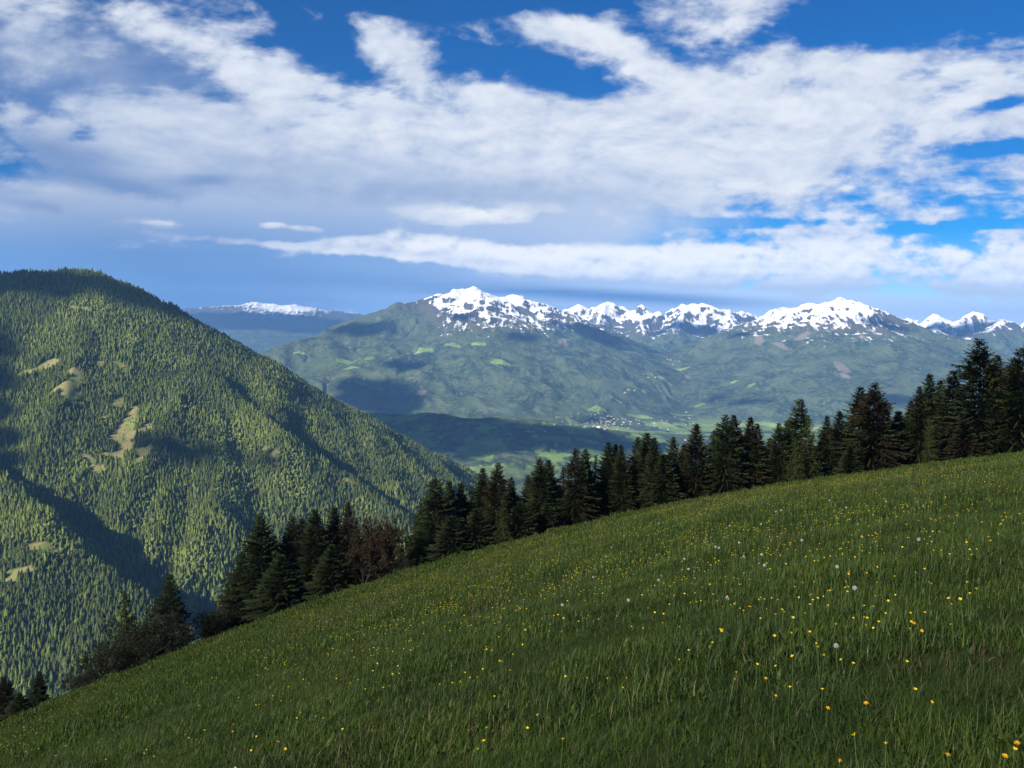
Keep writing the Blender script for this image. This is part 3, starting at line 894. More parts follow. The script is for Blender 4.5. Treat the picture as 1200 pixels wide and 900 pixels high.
def spruce_mesh(seed, H=20.0, R0=4.0, bare=0.05, gap=0.0, onesided=0.0, dens=1.0, open_top=0.0):
    """trunk and crown of a spruce: whorls of drooping boughs, each with its own sprays of twigs"""
    r = random.Random(seed)
    tm, off = trunk_mesh('trunk', r, H, 0.011 * H + 0.04, 0.012)
    mb = MB()
    z = H * bare
    side = r.uniform(0, 6.28)
    while z < H * 0.985:
        f = z / H
        reach = R0 * ((1 - f) ** 0.78) * (0.55 + 0.45 * min(1, f / 0.22)) + 0.10
        nb = max(5, int(r.uniform(6, 9) * (1 if f < 0.9 else 0.8)))
        ph = r.uniform(0, 6.28)
        wl = r.uniform(0.82, 1.12)
        for k in range(nb):
            if r.random() < gap * (0.4 + 0.6 * f):
                continue
            a = ph + 6.283 * k / nb + r.uniform(-.35, .35)
            L = reach * wl * r.uniform(0.62, 1.18) * (1 + onesided * math.cos(a - side))
            if L < 0.08:
                continue
            up0 = (0.75 * f ** 1.6 - 0.10) + r.uniform(-.1, .1)       # rise at the trunk
            sag = (0.42 * (1 - f) + 0.10) * r.uniform(.7, 1.3)
            d = Vector((math.cos(a), math.sin(a), 0)); s = Vector((-d.y, d.x, 0))
            base = off(z) + Vector((0, 0, z + r.uniform(-.1, .1)))
            def spine(t):
                return base + d * (L * t) + Vector((0, 0, L * (up0 * t - sag * t * t + 0.22 * t ** 4)))
            stepn = max(3, int(L / 0.21 * dens))
            for i in range(stepn):
                t = (i + 0.6) / stepn
                if t < 0.12:
                    continue
                p = spine(t); q = spine(min(1.0, t + 0.16 + 0.25 / stepn))
                w = (0.95 * (1 - t) ** 0.7 * min(1, L / 2.2) + 0.16) * (0.75 if f > 0.8 else 1)
                for sg in (-1, 1):
                    if r.random() < 0.12:
                        continue
                    tl = w * r.uniform(0.6, 1.15)
                    tip = p + s * (sg * tl * 0.82) + d * (tl * r.uniform(.35, .75)) + Vector((0, 0, -tl * r.uniform(.10, .55)))
                    wd = 0.075 + 0.07 * r.random()
                    mid = p.lerp(tip, 0.5)
                    n1 = d * wd + Vector((0, 0, wd * 0.6))
                    mb.quad(p, mid - n1, tip, mid + n1)
                    if tl > 0.35:       # hanging spray
                        h = p.lerp(tip, r.uniform(.35, .8)); hl = tl * r.uniform(.35, .75)
                        e = h + Vector((r.uniform(-.1, .1), r.uniform(-.1, .1), -hl))
                        mb.tri(h - s * 0.02 - d * 0.09, h + d * 0.09, e)
                wd = 0.07
                mb.quad(p - s * wd, p + s * wd, q + s * wd * .5, q - s * wd * .5)
        z += (0.40 - 0.17 * f) * (H / 20) ** 0.5 * r.uniform(.8, 1.25)
    # leader
    top = off(H * .97) + Vector((0, 0, H * .95))
    mb.tri(top + Vector((.05, 0, 0)), top + Vector((-.05, .03, 0)), top + Vector((0, 0, H * .065)))
    mb.tri(top + Vector((0, .05, 0)), top + Vector((.03, -.05, 0)), top + Vector((0, 0, H * .065)))
    return tm, mb.mesh('crown', NEEDLE)

def larch_mesh(seed, H=14.0, R0=2.6, dens=1.0):
    """larch in fresh spring needles: thin upswept limbs with many short soft tufts"""
    r = random.Random(seed)
    tm, off = trunk_mesh('trunk', r, H, 0.010 * H + 0.03, 0.015)
    mb = MB(); z = H * .10
    while z < H * .98:
        f = z / H
        reach = R0 * (1 - f) ** .9 * (0.6 + 0.4 * min(1, f / .2)) + 0.12
        for k in range(r.randint(4, 6)):
            a = r.uniform(0, 6.28); L = reach * r.uniform(.55, 1.15)
            d = Vector((math.cos(a), math.sin(a), 0)); base = off(z) + Vector((0, 0, z))
            up = r.uniform(0.1, 0.5)
            for i in range(max(4, int(L / .10 * dens))):
                t = r.uniform(.1, 1)
                p = base + d * (L * t) + Vector((r.gauss(0, .10), r.gauss(0, .10), L * (up * t - .30 * t * t) - abs(r.gauss(0, .16)) * L * .5))
                q = r.uniform(.11, .24)
                e1 = Vector((r.gauss(0, 1), r.gauss(0, 1), r.gauss(0, 1))).normalized() * q
                e2 = Vector((r.gauss(0, 1), r.gauss(0, 1), r.gauss(0, 1) - .5)).normalized() * q * 1.5
                mb.tri(p - e1 * .5, p + e1 * .5, p + e2)
        z += 0.27 * r.uniform(.8, 1.2)
    return tm, mb.mesh('crown', LARCH)

def twiggy_mesh(seed, H=9.0, spread=1.0, leaf=0.0, leafmat=None, stems=4, thick=1.0):
    """bare or barely leafing broadleaf: stems that fork down to fine twigs"""
    r = random.Random(seed)
    wood = MB(); fine = MB(); leaves = []
    def grow(p, d, L, rad, lev):
        n = 4; pts = [p]; dd = d.copy()
        for i in range(n):
            dd = (dd + Vector((r.gauss(0, .16), r.gauss(0, .16), r.gauss(.03, .12)))).normalized()
            pts.append(pts[-1] + dd * (L / n))
        tgt = wood if lev <= 1 else fine
        tgt.tube(pts, [rad * (1 - .6 * i / n) for i in range(n + 1)], 5 if lev <= 1 else 3)
        if lev >= 4:
            for i in range(r.randint(2, 4) if leaf > .1 else r.randint(0, 2)):
                leaves.append(pts[r.randint(1, n)] + Vector((r.gauss(0, .1), r.gauss(0, .1), r.gauss(0, .1))))
            return
        for k in range(r.randint(3, 4) if lev else r.randint(4, 6)):
            t = r.uniform(.3, 1.0); i = min(n - 1, int(t * n))
            b = pts[i].lerp(pts[i + 1], t * n - i) if i < n else pts[-1]
            nd = (dd * 0.75 + Vector((r.gauss(0, .55), r.gauss(0, .55), r.gauss(.15, .35)))).normalized()
            grow(b, nd, L * r.uniform(.48, .72), rad * .52, lev + 1)
    for s in range(stems):
        a = r.uniform(0, 6.28)
        grow(Vector((math.cos(a) * .3 * spread, math.sin(a) * .3 * spread, -0.4)), Vector((math.cos(a) * .45 * spread, math.sin(a) * .45 * spread, 1)).normalized(), H * r.uniform(.38, .5), 0.012 * H * thick, 0)
    for p in leaves:
        for k in range(2):
            q = r.uniform(.09, .19) * (1 + leaf)
            e1 = Vector((r.gauss(0, 1), r.gauss(0, 1), r.gauss(0, 1))).normalized() * q
            e2 = Vector((r.gauss(0, 1), r.gauss(0, 1), r.gauss(0, 1))).normalized() * q
            pp = p + Vector((r.gauss(0, .15), r.gauss(0, .15), r.gauss(0, .15)))
            fine.tri(pp - e1, pp + e1, pp + e2)
    top = max(v.z for v in fine.V)
    for mbx in (wood, fine):
        mbx.V = [v * (H / top) if v.z > 0 else v for v in mbx.V]
    return wood.mesh('trunk', BARK, True), fine.mesh('crown', leafmat or TWIG)

FORMS = {}
FORMS['spruce_tree'] = [(spruce_mesh(101, 20, 4.0), 20), (spruce_mesh(102, 20, 3.4, dens=1.1), 20), (spruce_mesh(103, 20, 4.6, gap=.05), 20), (spruce_mesh(104, 20, 3.8, bare=.10, gap=.12), 20),
                        (spruce_mesh(105, 20, 3.0), 20), (spruce_mesh(106, 20, 4.2, gap=.2, onesided=.25, open_top=.4), 20), (spruce_mesh(107, 12, 3.0, bare=.02, dens=1.2), 12)]
FORMS['larch_tree'] = [(larch_mesh(201, 14, 2.6, 1.2), 14), (larch_mesh(202, 14, 2.1, 1.5), 14)]
FORMS['copper_tree'] = [(twiggy_mesh(301, 10, .55, .12, COPPER, 5), 10), (twiggy_mesh(302, 10, .5, .12, COPPER, 4), 10)]
FORMS['bare_shrub'] = [(twiggy_mesh(401, 9, 1.2, .02, None, 11, 1.2), 9), (twiggy_mesh(402, 9, 1.4, .02, None, 12, 1.2), 9)]

def tree(kind, form, u, v, y, label, width=1.0, group=None, sink=0.0):
    """a tree that stands on the ground at distance y on the bearing of u and reaches up to the height of v"""
    px, py, pz = pt(u, v, y)
    ground = float(max(meadow_z(np.array([px]), np.array([py]))[0], -1e9))
    H = pz - ground
    (tm, cm), H0 = FORMS[kind][form]
    root = bpy.data.objects.new('broadleaf_tree' if kind == 'copper_tree' else kind, None); col.objects.link(root)
    root.empty_display_size = 0.5
    root.location = (px, py, ground - sink)
    s = (H + sink) / H0
    root.scale = (s * width * (1.95 if kind == 'spruce_tree' else 1.3 if kind == 'larch_tree' else 0.72 if kind == 'copper_tree' else 0.95), s * width * (1.95 if kind == 'spruce_tree' else 1.3 if kind == 'larch_tree' else 0.72 if kind == 'copper_tree' else 0.95), s)
    root.rotation_euler = (0, 0, random.uniform(0, 6.28))
    root['label'] = label
    root['category'] = {'bare_shrub': 'shrub'}.get(kind, 'tree')
    root['group'] = group or 'trees along the meadow edge'
    for nm, me in (('trunk', tm), ('crown', cm)):
        o = bpy.data.objects.new(nm, me); col.objects.link(o); o.parent = root
    return H

TREES = [
    # right end of the line, the tallest
    ('spruce_tree', 2, 1151, 395, 142, 'tallest spruce of the whole row, broad dark crown against the rocky snow slope', 1.0),
    ('spruce_tree', 3, 1171, 415, 150, 'tall spruce just behind the right shoulder of the tallest spruce', .9),
    ('spruce_tree', 5, 1197, 404, 138, 'dark ragged spruce cut off by the right edge of the photo', 1.0),
    ('spruce_tree', 1, 1184, 428, 158, 'narrow spruce in the gap between the tallest spruce and the right edge', .9),
    ('spruce_tree', 0, 1191, 418, 164, 'spruce with a blunt top half hidden behind the cut off spruce at the right edge', .9),
    ('spruce_tree', 0, 1117, 433, 146, 'bushy dark spruce left of the tallest spruce, second in height there', 1.0),
    ('spruce_tree', 4, 1100, 444, 156, 'thin topped spruce squeezed between the bushy spruce and the pale slim larch', 1.0),
    ('spruce_tree', 1, 1088, 436, 150, 'slender spruce rising directly behind the pale slim larch', .85),
    ('spruce_tree', 3, 1077, 452, 148, 'spruce on the left flank of the slender one behind the slim larch, sloping shoulder', .9),
    ('larch_tree', 1, 1090, 486, 138, 'slim pale green larch standing in front of the dark spruces on the right', .95),
    ('spruce_tree', 4, 1066, 468, 154, 'short pointed spruce left of the sloping shouldered spruce on the right', .9),
    ('spruce_tree', 6, 1054, 481, 150, 'small spruce tip in the dip right of the twin broad spruces', .8),
    ('spruce_tree', 6, 1130, 492, 139, 'low bushy spruce at the foot of the bushy dark spruce', 1.1),
    # the pair of broad spruces
    ('spruce_tree', 2, 1023, 447, 144, 'right and taller one of the twin broad spruces, with a pale trunk line', 1.05),
    ('spruce_tree', 0, 1007, 452, 148, 'left one of the twin broad spruces, its crown merging into its neighbour', .95),
    ('spruce_tree', 3, 1040, 470, 156, 'spruce filling the right shoulder of the twin broad spruces', .9),
    ('spruce_tree', 1, 983, 480, 148, 'medium spruce leaning on the left side of the twin broad spruces', .95),
    ('spruce_tree', 4, 968, 486, 152, 'slim spruce with a fine tip between the light larch and the twin spruces', .95),
    ('spruce_tree', 6, 996, 522, 140, 'low dark spruce skirt in front of the twin broad spruces', 1.1),
    # the light larch group
    ('spruce_tree', 5, 940, 465, 150, 'spruce with a bent sparse top standing above the light larch', .85),
    ('larch_tree', 0, 948, 484, 143, 'full light green larch in front of the bent topped spruce', 1.2),
    ('larch_tree', 1, 932, 512, 139, 'smaller dull green larch at the left foot of the full larch', 1.3),
    ('spruce_tree', 1, 923, 492, 152, 'spruce directly left of the full light larch', .9),
    ('spruce_tree', 0, 912, 495, 148, 'pointed spruce at the right side of the notch showing the valley slope', .85),
    ('spruce_tree', 4, 901, 512, 158, 'small spruce sunk in the notch showing the valley slope', 1.0),
    # centre right clump of five tips
    ('spruce_tree', 3, 888, 496, 150, 'rightmost low tip of the five tipped spruce clump, drooping boughs', .9),
    ('spruce_tree', 1, 879, 487, 148, 'spruce with twin fine tips in the five tipped clump', .95),
    ('spruce_tree', 0, 861, 485, 150, 'blunt topped spruce in the middle of the five tipped clump', .85),
    ('spruce_tree', 2, 850, 485, 146, 'spruce with a bare pale trunk in the five tipped clump', .9),
    ('spruce_tree', 4, 839, 503, 154, 'short left tip of the five tipped spruce clump', 1.0),
    ('spruce_tree', 1, 815, 495, 147, 'well shaped pointed spruce standing clear between the town view and the five tipped clump', 1.05),
    ('spruce_tree', 4, 802, 520, 158, 'small spruce low beside the well shaped pointed spruce', 1.0),
    ('spruce_tree', 3, 790, 511, 148, 'thin topped spruce left of the well shaped pointed spruce', .95),
    ('spruce_tree', 6, 778, 532, 144, 'bushy low spruce under the thin topped one', 1.0),
    # centre, in front of the town
    ('spruce_tree', 1, 768, 511, 146, 'narrow spruce whose tip covers the right end of the valley town', .9),
    ('spruce_tree', 0, 757, 506, 149, 'highest spruce of the dense group below the valley town', .95),
    ('spruce_tree', 3, 747, 511, 153, 'spruce shouldering the highest one below the valley town from the left', .9),
    ('spruce_tree', 4, 729, 520, 147, 'right one of three even fine spruce tips below the dark plateau', .9),
    ('spruce_tree', 1, 721, 518, 151, 'middle one of three even fine spruce tips below the dark plateau', .8),
    ('spruce_tree', 0, 714, 517, 149, 'left one of three even fine spruce tips below the dark plateau', .85),
    ('larch_tree', 0, 697, 531, 150, 'soft light green larch top peeping out beside the antler topped spruce', 1.0),
    ('spruce_tree', 4, 686, 525, 147, 'slim spruce just right of the antler topped spruce', .95),
    ('spruce_tree', 5, 673, 523, 144, 'spruce with an open antler like top of upturned boughs', .85),
    ('larch_tree', 1, 660, 545, 152, 'faint green larch left behind the antler topped spruce', 1.1),
    ('spruce_tree', 0, 642, 538, 148, 'right hand of two overlapping round shouldered spruces', .9),
    ('spruce_tree', 2, 634, 536, 144, 'left hand of two overlapping round shouldered spruces', .9),
    ('spruce_tree', 3, 620, 556, 152, 'spruce on the lower left shoulder of the two overlapping spruces', .9),
    ('spruce_tree', 6, 609, 588, 134, 'low blue green young spruce at the meadow edge beside the bright young larch', 1.2),
    ('spruce_tree', 6, 640, 590, 138, 'low young spruce in front of the two overlapping spruces', 1.2),
    # centre left
    ('spruce_tree', 4, 599, 558, 148, 'thin spruce spike right of the feathery spruce', .85),
    ('spruce_tree', 2, 582, 541, 143, 'feathery spruce with wide open boughs, beside the dense dark spire', .8),
    ('spruce_tree', 4, 564, 547, 146, 'dense dark spire like spruce left of the feathery one', .95),
    ('larch_tree', 1, 591, 579, 132, 'bright green young larch at the meadow edge in front of the feathery spruce', 1.4),
    ('larch_tree', 0, 553, 566, 150, 'brownish green larch left of the dense dark spire', .9),
    ('spruce_tree', 1, 541, 564, 148, 'right one of the two thin tips left of the dark spire', .85),
    ('spruce_tree', 4, 528, 563, 146, 'left one of the two thin tips left of the dark spire', 1.0),
    ('spruce_tree', 5, 508, 559, 141, 'broad ragged spruce with long bare boughs reaching left', 1.15),
    ('spruce_tree', 3, 494, 588, 146, 'lower spruce behind the long boughs of the broad ragged spruce', 1.0),
    ('larch_tree', 0, 492, 605, 136, 'dull green larch under the long bare boughs', 1.2),
    ('spruce_tree', 6, 528, 604, 132, 'low wide spruce at the meadow edge below the two thin tips', 1.3),
    ('spruce_tree', 6, 558, 596, 134, 'low wide spruce at the meadow edge below the dark spire', 1.2),
    # the copper trees
    ('copper_tree', 0, 447, 596, 133, 'taller reddish brown broadleaf tree among the dark spruces', 1.0),
    ('copper_tree', 1, 430, 612, 131, 'shorter reddish brown broadleaf tree on the left of the taller one', 1.1),
    # left group
    ('spruce_tree', 3, 409, 587, 141, 'brown tinged spruce next to the copper trees', .85),
    ('spruce_tree', 1, 390, 592, 143, 'slim dark spruce second from the copper trees', .95),
    ('spruce_tree', 0, 368, 596, 139, 'broad spruce in the middle of the left group', .9),
    ('spruce_tree', 4, 354, 606, 146, 'narrow tip between the middle spruce and the stepped spruce on the left', 1.0),
    ('spruce_tree', 2, 341, 603, 141, 'stepped spruce right of the outermost tall spruce on the left', .75),
    ('spruce_tree', 2, 307, 602, 138, 'outermost tall spruce of the left group with clear layered boughs', .95),
    ('spruce_tree', 3, 284, 645, 140, 'lower spruce on the outer left flank of the left group', 1.2),
    ('larch_tree', 0, 268, 668, 142, 'yellowish green larch tuft on the outer left flank of the left group', 1.2),
    ('spruce_tree', 6, 328, 650, 131, 'low dark spruce at the foot of the outermost tall spruce', 1.3),
    ('spruce_tree', 6, 388, 638, 130, 'low dark spruce at the foot of the slim dark spruce', 1.2),
    ('bare_shrub', 0, 252, 702, 131, 'bare grey twiggy shrub where the left group ends', .9),
    # far left
    ('spruce_tree', 3, 197, 672, 128, 'lone dark spruce with drooping boughs beside the big bare bushes', 1.0),
    ('bare_shrub', 0, 172, 702, 121, 'biggest bare bush, grey brown and rounded, left of the lone spruce', 1.15),
    ('bare_shrub', 1, 150, 716, 119, 'bare bush in the middle of the brown thicket on the lower left', 1.2),
    ('bare_shrub', 1, 122, 744, 117, 'low outer bare bush at the left end of the brown thicket', 1.2),
    ('larch_tree', 0, 148, 690, 128, 'dim green larch rising behind the brown thicket', 1.2),
    ('bare_shrub', 0, 190, 722, 118, 'bare bush at the foot of the lone dark spruce', 1.1),
    ('bare_shrub', 1, 98, 776, 114, 'smallest bare bush low on the left meadow edge', 1.3),
    ('spruce_tree', 4, 44, 786, 122, 'small dark spruce near the left edge of the photo', 1.2),
    ('spruce_tree', 0, 4, 792, 122, 'dark spruce cut off by the left edge of the photo', 1.1),
    ('spruce_tree', 6, 22, 812, 118, 'low bushy spruce between the two small spruces at the left edge', 1.3),
    ('bare_shrub', 0, 66, 814, 112, 'low grey bramble like shrub right of the small dark spruce on the left', 1.6),
]
for T in TREES:
    h = tree(*T[:5], T[5], T[6])
# the second row, deeper in the wood: only slivers of them show between the trees in front
for i, u in enumerate(range(250, 1210, 17)):
    vt = np.interp(u, [250, 300, 400, 470, 560, 640, 760, 880, 960, 1020, 1100, 1210], [700, 640, 622, 632, 590, 562, 538, 520, 510, 488, 474, 450])
    tree('spruce_tree', random.choice([0, 1, 3, 4]), u + random.uniform(-5, 5), vt + random.uniform(-4, 16), random.uniform(166, 190),
         'dark spruce deeper in the wood, only slivers showing between the trees of the front row', 1.15, 'spruces of the second row')

# ------------------------------------------------------------------ meadow grass
def grass_mat():
    m = bpy.data.materials.new('grass_blades'); m.use_nodes = True
    t = m.node_tree; t.nodes.clear(); g = G(t)
    out = g.n('ShaderNodeOutputMaterial')
    P = g.n('ShaderNodeNewGeometry').outputs['Position']
    rnd = g.n('ShaderNodeObjectInfo').outputs['Random']
    bl = g.attr('blade')
    n = g.noise(P, 1 / 2.2, 4, 0.65); n2 = g.noise(P, 1 / 14, 3, 0.6)
    k = g.m('ADD', g.mul(bl, 0.45), g.m('ADD', g.mul(rnd, 0.25), g.mul(g.sm(n, 0.35, 0.65), 0.40)))
    c = g.mix(g.sm(k, 0.2, 1.0), (0.030, 0.056, 0.009), (0.092, 0.140, 0.020))
    c = g.mix(g.mul(g.sm(n2, 0.48, 0.66), 0.55), c, (0.085, 0.092, 0.026))
    c = g.mix(g.sm(bl, 0.955, 0.965), c, (0.20, 0.18, 0.085))
    red = g.mul(g.sm(g.noise(P, 1 / 3.1, 3, 0.6), 0.52, 0.66), g.m('LESS_THAN', bl, 0.10))
    c = g.mix(red, c, (0.115, 0.055, 0.030))
    b = g.n('ShaderNodeBsdfPrincipled')
    b.inputs['Roughness'].default_value = 0.55; b.inputs['Specular IOR Level'].default_value = 0.25
    tr = g.n('ShaderNodeBsdfTranslucent')
    t.links.new(c, b.inputs['Base Color']); t.links.new(g.mix(1.0, c, (1.0, 1.15, 0.5), 'MULTIPLY'), tr.inputs[0])
    mx = g.n('ShaderNodeMixShader'); mx.inputs[0].default_value = 0.35
    t.links.new(b.outputs[0], mx.inputs[1]); t.links.new(tr.outputs[0], mx.inputs[2]); t.links.new(mx.outputs[0], out.inputs[0])
    return m
GRASS = grass_mat()

def clump(name, seed, n, spread, hmin, hmax, wid, segs=3, bend=0.5):
    r = random.Random(seed); V = []; F = []; A = []
    for i in range(n):
        a = r.uniform(0, 6.28); q = spread * math.sqrt(r.random())
        x, y = q * math.cos(a), q * math.sin(a)
        h = r.uniform(hmin, hmax) * (1.0 if r.random() > .12 else 1.35); w = wid * r.uniform(.6, 1.3)
        d = r.uniform(0, 6.28); bx, by = math.cos(d), math.sin(d); px, py = -by, bx
        k = bend * h * r.uniform(.2, 1.2); bl = r.random()
        o = len(V)
        for s in range(segs):
            f = s / segs; ww = w * (1 - f * .65)
            cx, cy_, cz = x + bx * k * f * f, y + by * k * f * f, h * f * (1 - .15 * f * k / h) - (0.03 if s == 0 else 0)
            V += [(cx - px * ww, cy_ - py * ww, cz), (cx + px * ww, cy_ + py * ww, cz)]; A += [bl, bl]
        V.append((x + bx * k, y + by * k, h * (1 - .18 * k / h))); A.append(bl)
        for s in range(segs - 1):
            F.append((o + 2 * s, o + 2 * s + 1, o + 2 * s + 3, o + 2 * s + 2))
        F.append((o + 2 * segs - 2, o + 2 * segs - 1, o + 2 * segs))
    me = raw_mesh(name, V, F, [GRASS], None, True)
    at = me.attributes.new('blade', 'FLOAT', 'POINT'); at.data.foreach_set('value', np.array(A, np.float32))
    return bpy.data.objects.new(name, me)

def leafy(name, seed, n, spread):
    """low broad leaves between the grass"""
    return clump(name, seed, n, spread, .05, .12, .012, 4, 1.6)

def fan(n, r0, r1, half=46):
    """random places on the meadow between two distances"""
    r = np.sqrt(rng.uniform(r0 * r0, r1 * r1, n)); a = np.radians(rng.uniform(-half, half, n))
    return r * np.sin(a), r * np.cos(a)

def build_grass():
    bands = [(1.5, 9, 95, [clump('near_grass', s, 16, .13, .07, .21, .0030, 4, .8) for s in range(5)] + [leafy('near_leaves', 90, 9, .08)]),
             (9, 26, 32, [clump('mid_grass', 20 + s, 26, .26, .07, .20, .0055, 3, .75) for s in range(4)] + [leafy('mid_leaves', 91, 14, .2)]),
             (26, 70, 7.0, [clump('far_grass', 40 + s, 40, .55, .07, .20, .012, 2, .6) for s in range(4)]),
             (70, 185, 2.2, [clump('edge_grass', 60 + s, 60, 1.1, .09, .26, .034, 2, .5) for s in range(4)])]
    for r0, r1, per, src in bands:
        n = int(per * math.radians(92) * (r1 * r1 - r0 * r0) / 2)
        x, y = fan(n, r0, r1)
        z = meadow_z(x, y)
        e = 0.5
        gx = (meadow_z(x + e, y) - z) / e; gy = (meadow_z(x, y + e) - z) / e
        sc = (0.85 + 0.45 * fbm(x / 4.0, y / 4.0, 3, .6, 66)).clip(.45, 1.6) * rng.uniform(.75, 1.25, n)
        rot = np.stack([gy * .4 + rng.normal(0, .08, n), -gx * .4 + rng.normal(0, .08, n), rng.uniform(0, 6.28, n)], -1)
        scatter('grass', np.stack([x, y, z], -1), sc, rot, np.zeros(n), src)
        pass
build_grass()

# ------------------------------------------------------------------ meadow flowers
def plain(name, colr, rough=0.6, trans=0.0):
    m, t, b, g = new_mat(name, rough, 0.3)
    tc = g.n('ShaderNodeTexCoord').outputs['Object']
    n = g.noise(tc, 60, 3, 0.6)
    t.links.new(g.mix(n, tuple(c * .8 for c in colr), tuple(min(1, c * 1.15) for c in colr)), b.inputs['Base Color'])
    return m
YELLOW = plain('buttercup_petals', (0.72, 0.52, 0.018), 0.35)
ORANGE = plain('dandelion_petals', (0.80, 0.42, 0.012), 0.6)
STEM = plain('flower_stem', (0.07, 0.115, 0.03))
FLUFF = plain('dandelion_fluff', (0.62, 0.62, 0.60), 0.9)
SEEDC = plain('dandelion_centre', (0.16, 0.13, 0.08), 0.9)

def stem_mesh(h, lean, w=.0022):
    mb = MB(); pts = [Vector((lean * (i / 4) ** 2, 0, h * i / 4 - (.02 if i == 0 else 0))) for i in range(5)]
    mb.tube(pts, [w * 1.2, w, w, w, w * .9], 4)
    return mb
def buttercup_head(r, size=.0135):
    mb = MB()
    for k in range(5):
        a = 6.283 * k / 5; c, s = math.cos(a), math.sin(a)
        d = Vector((c, s, 0)); p = Vector((-s, c, 0)); q = size
        b = d * .1 * q; m1 = d * .62 * q + Vector((0, 0, .30 * q)); tip = d * 1.0 * q + Vector((0, 0, .62 * q))
        mb.quad(b, m1 - p * .48 * q, tip - p * .26 * q, m1 + Vector((0, 0, .05 * q))); mb.quad(b, m1 + Vector((0, 0, .05 * q)), tip + p * .26 * q, m1 + p * .48 * q)
        mb.tri(m1 + Vector((0, 0, .05 * q)), tip - p * .26 * q, tip + p * .26 * q)
    mb.tube([Vector((0, 0, -.1 * size)), Vector((0, 0, .35 * size))], [.3 * size, .22 * size], 6)
    return mb
def dandelion_head(r, size=.02):
    mb = MB()
    for ring, (n, rad, z) in enumerate(((20, 1.0, .05), (16, .75, .22), (11, .45, .34))):
        for k in range(n):
            a = 6.283 * k / n + ring * .2 + r.uniform(-.08, .08); d = Vector((math.cos(a), math.sin(a), 0)); p = Vector((-d.y, d.x, 0))
            e = d * rad * size * r.uniform(.85, 1.1) + Vector((0, 0, z * size * 1.3)); w = .11 * size
            mb.quad(d * .1 * size - p * w * .5 + Vector((0, 0, .02 * size)), d * .1 * size + p * w * .5 + Vector((0, 0, .02 * size)), e + p * w, e - p * w)
    mb.tube([Vector((0, 0, -.5 * size)), Vector((0, 0, .1 * size))], [.25 * size, .42 * size], 7)
    return mb
def clock_head(r, size=.024):
    """the round seed head of a dandelion: fine rays that each end in a small tuft"""
    mb = MB()
    for i in range(70):
        d = Vector((r.gauss(0, 1), r.gauss(0, 1), r.gauss(0, 1))).normalized(); u = d.orthogonal().normalized(); v = d.cross(u)
        b = d * size * .15; e = d * size * r.uniform(.82, .92); w = .012 * size
        mb.tri(b - u * w, b + u * w, e)
        for k in range(5):
            a = 6.283 * k / 5 + r.uniform(-.3, .3); q = (u * math.cos(a) + v * math.sin(a))
            q2 = (u * math.cos(a + .5) + v * math.sin(a + .5))
            mb.tri(e, e + d * size * .12 + q * size * .26, e + d * size * .12 + q2 * size * .20)
    return mb
rf = random.Random(3)
FL = {
    'buttercup': ([(stem_mesh(h, l).mesh('stem', STEM), buttercup_head(rf).mesh('blossom', YELLOW), h, l) for h, l in ((.30, .02), (.36, .05), (.27, -.03), (.40, .03))], 'blossom'),
    'dandelion': ([(stem_mesh(h, l, .003).mesh('stem', STEM), dandelion_head(rf).mesh('blossom', ORANGE), h, l) for h, l in ((.22, .02), (.27, -.03))], 'blossom'),
    'dandelion_clock': ([(stem_mesh(h, l, .003).mesh('stem', STEM), clock_head(rf).mesh('seed_head', FLUFF), h, l) for h, l in ((.28, .02), (.33, .04))], 'seed_head'),
}
core_me = None
def make_core():
    bm = bmesh.new(); bmesh.ops.create_icosphere(bm, subdivisions=2, radius=.0055)
    for v in bm.verts: v.co.z *= 1.2
    me = bpy.data.meshes.new('seed_base'); bm.to_mesh(me); bm.free(); me.materials.append(SEEDC)
    return me
core_me = make_core()

def flower(kind, x, y, label, group, size=1.0):
    forms, headname = FL[kind]
    st, hd, h, l = random.choice(forms)
    z = float(meadow_z(np.array([x]), np.array([y]))[0])
    root = bpy.data.objects.new(kind, None); col.objects.link(root); root.empty_display_size = .05
    root.location = (x, y, z); root.scale = (size,) * 3; root.rotation_euler = (random.gauss(0, .06), random.gauss(0, .06), random.uniform(0, 6.28))
    root['label'] = label; root['category'] = 'flower'; root['group'] = group
    o = bpy.data.objects.new('stem', st); col.objects.link(o); o.parent = root
    o = bpy.data.objects.new(headname, hd); col.objects.link(o); o.parent = root
    o.location = (l, 0, h + (.018 if kind == 'dandelion_clock' else 0)); o.rotation_euler = (random.gauss(0, .35), random.gauss(0, .35), 0)
    if kind == 'dandelion_clock':
        c = bpy.data.objects.new('seed_base', core_me); col.objects.link(c); c.parent = o
    return root

def on_meadow(u, v, lift):
    """place on the meadow whose flower head, LIFT above the soil, is met by the line of sight"""
    ys = np.geomspace(2.0, 170, 2500); a = pt(u, v, 1.0)
    h = meadow_z(a[0] * ys, ys) + lift
    k = np.argmax(h > a[2] * ys)
    if not (h > a[2] * ys).any():
        k = len(ys) - 1
    return float(a[0] * ys[k]), float(ys[k])

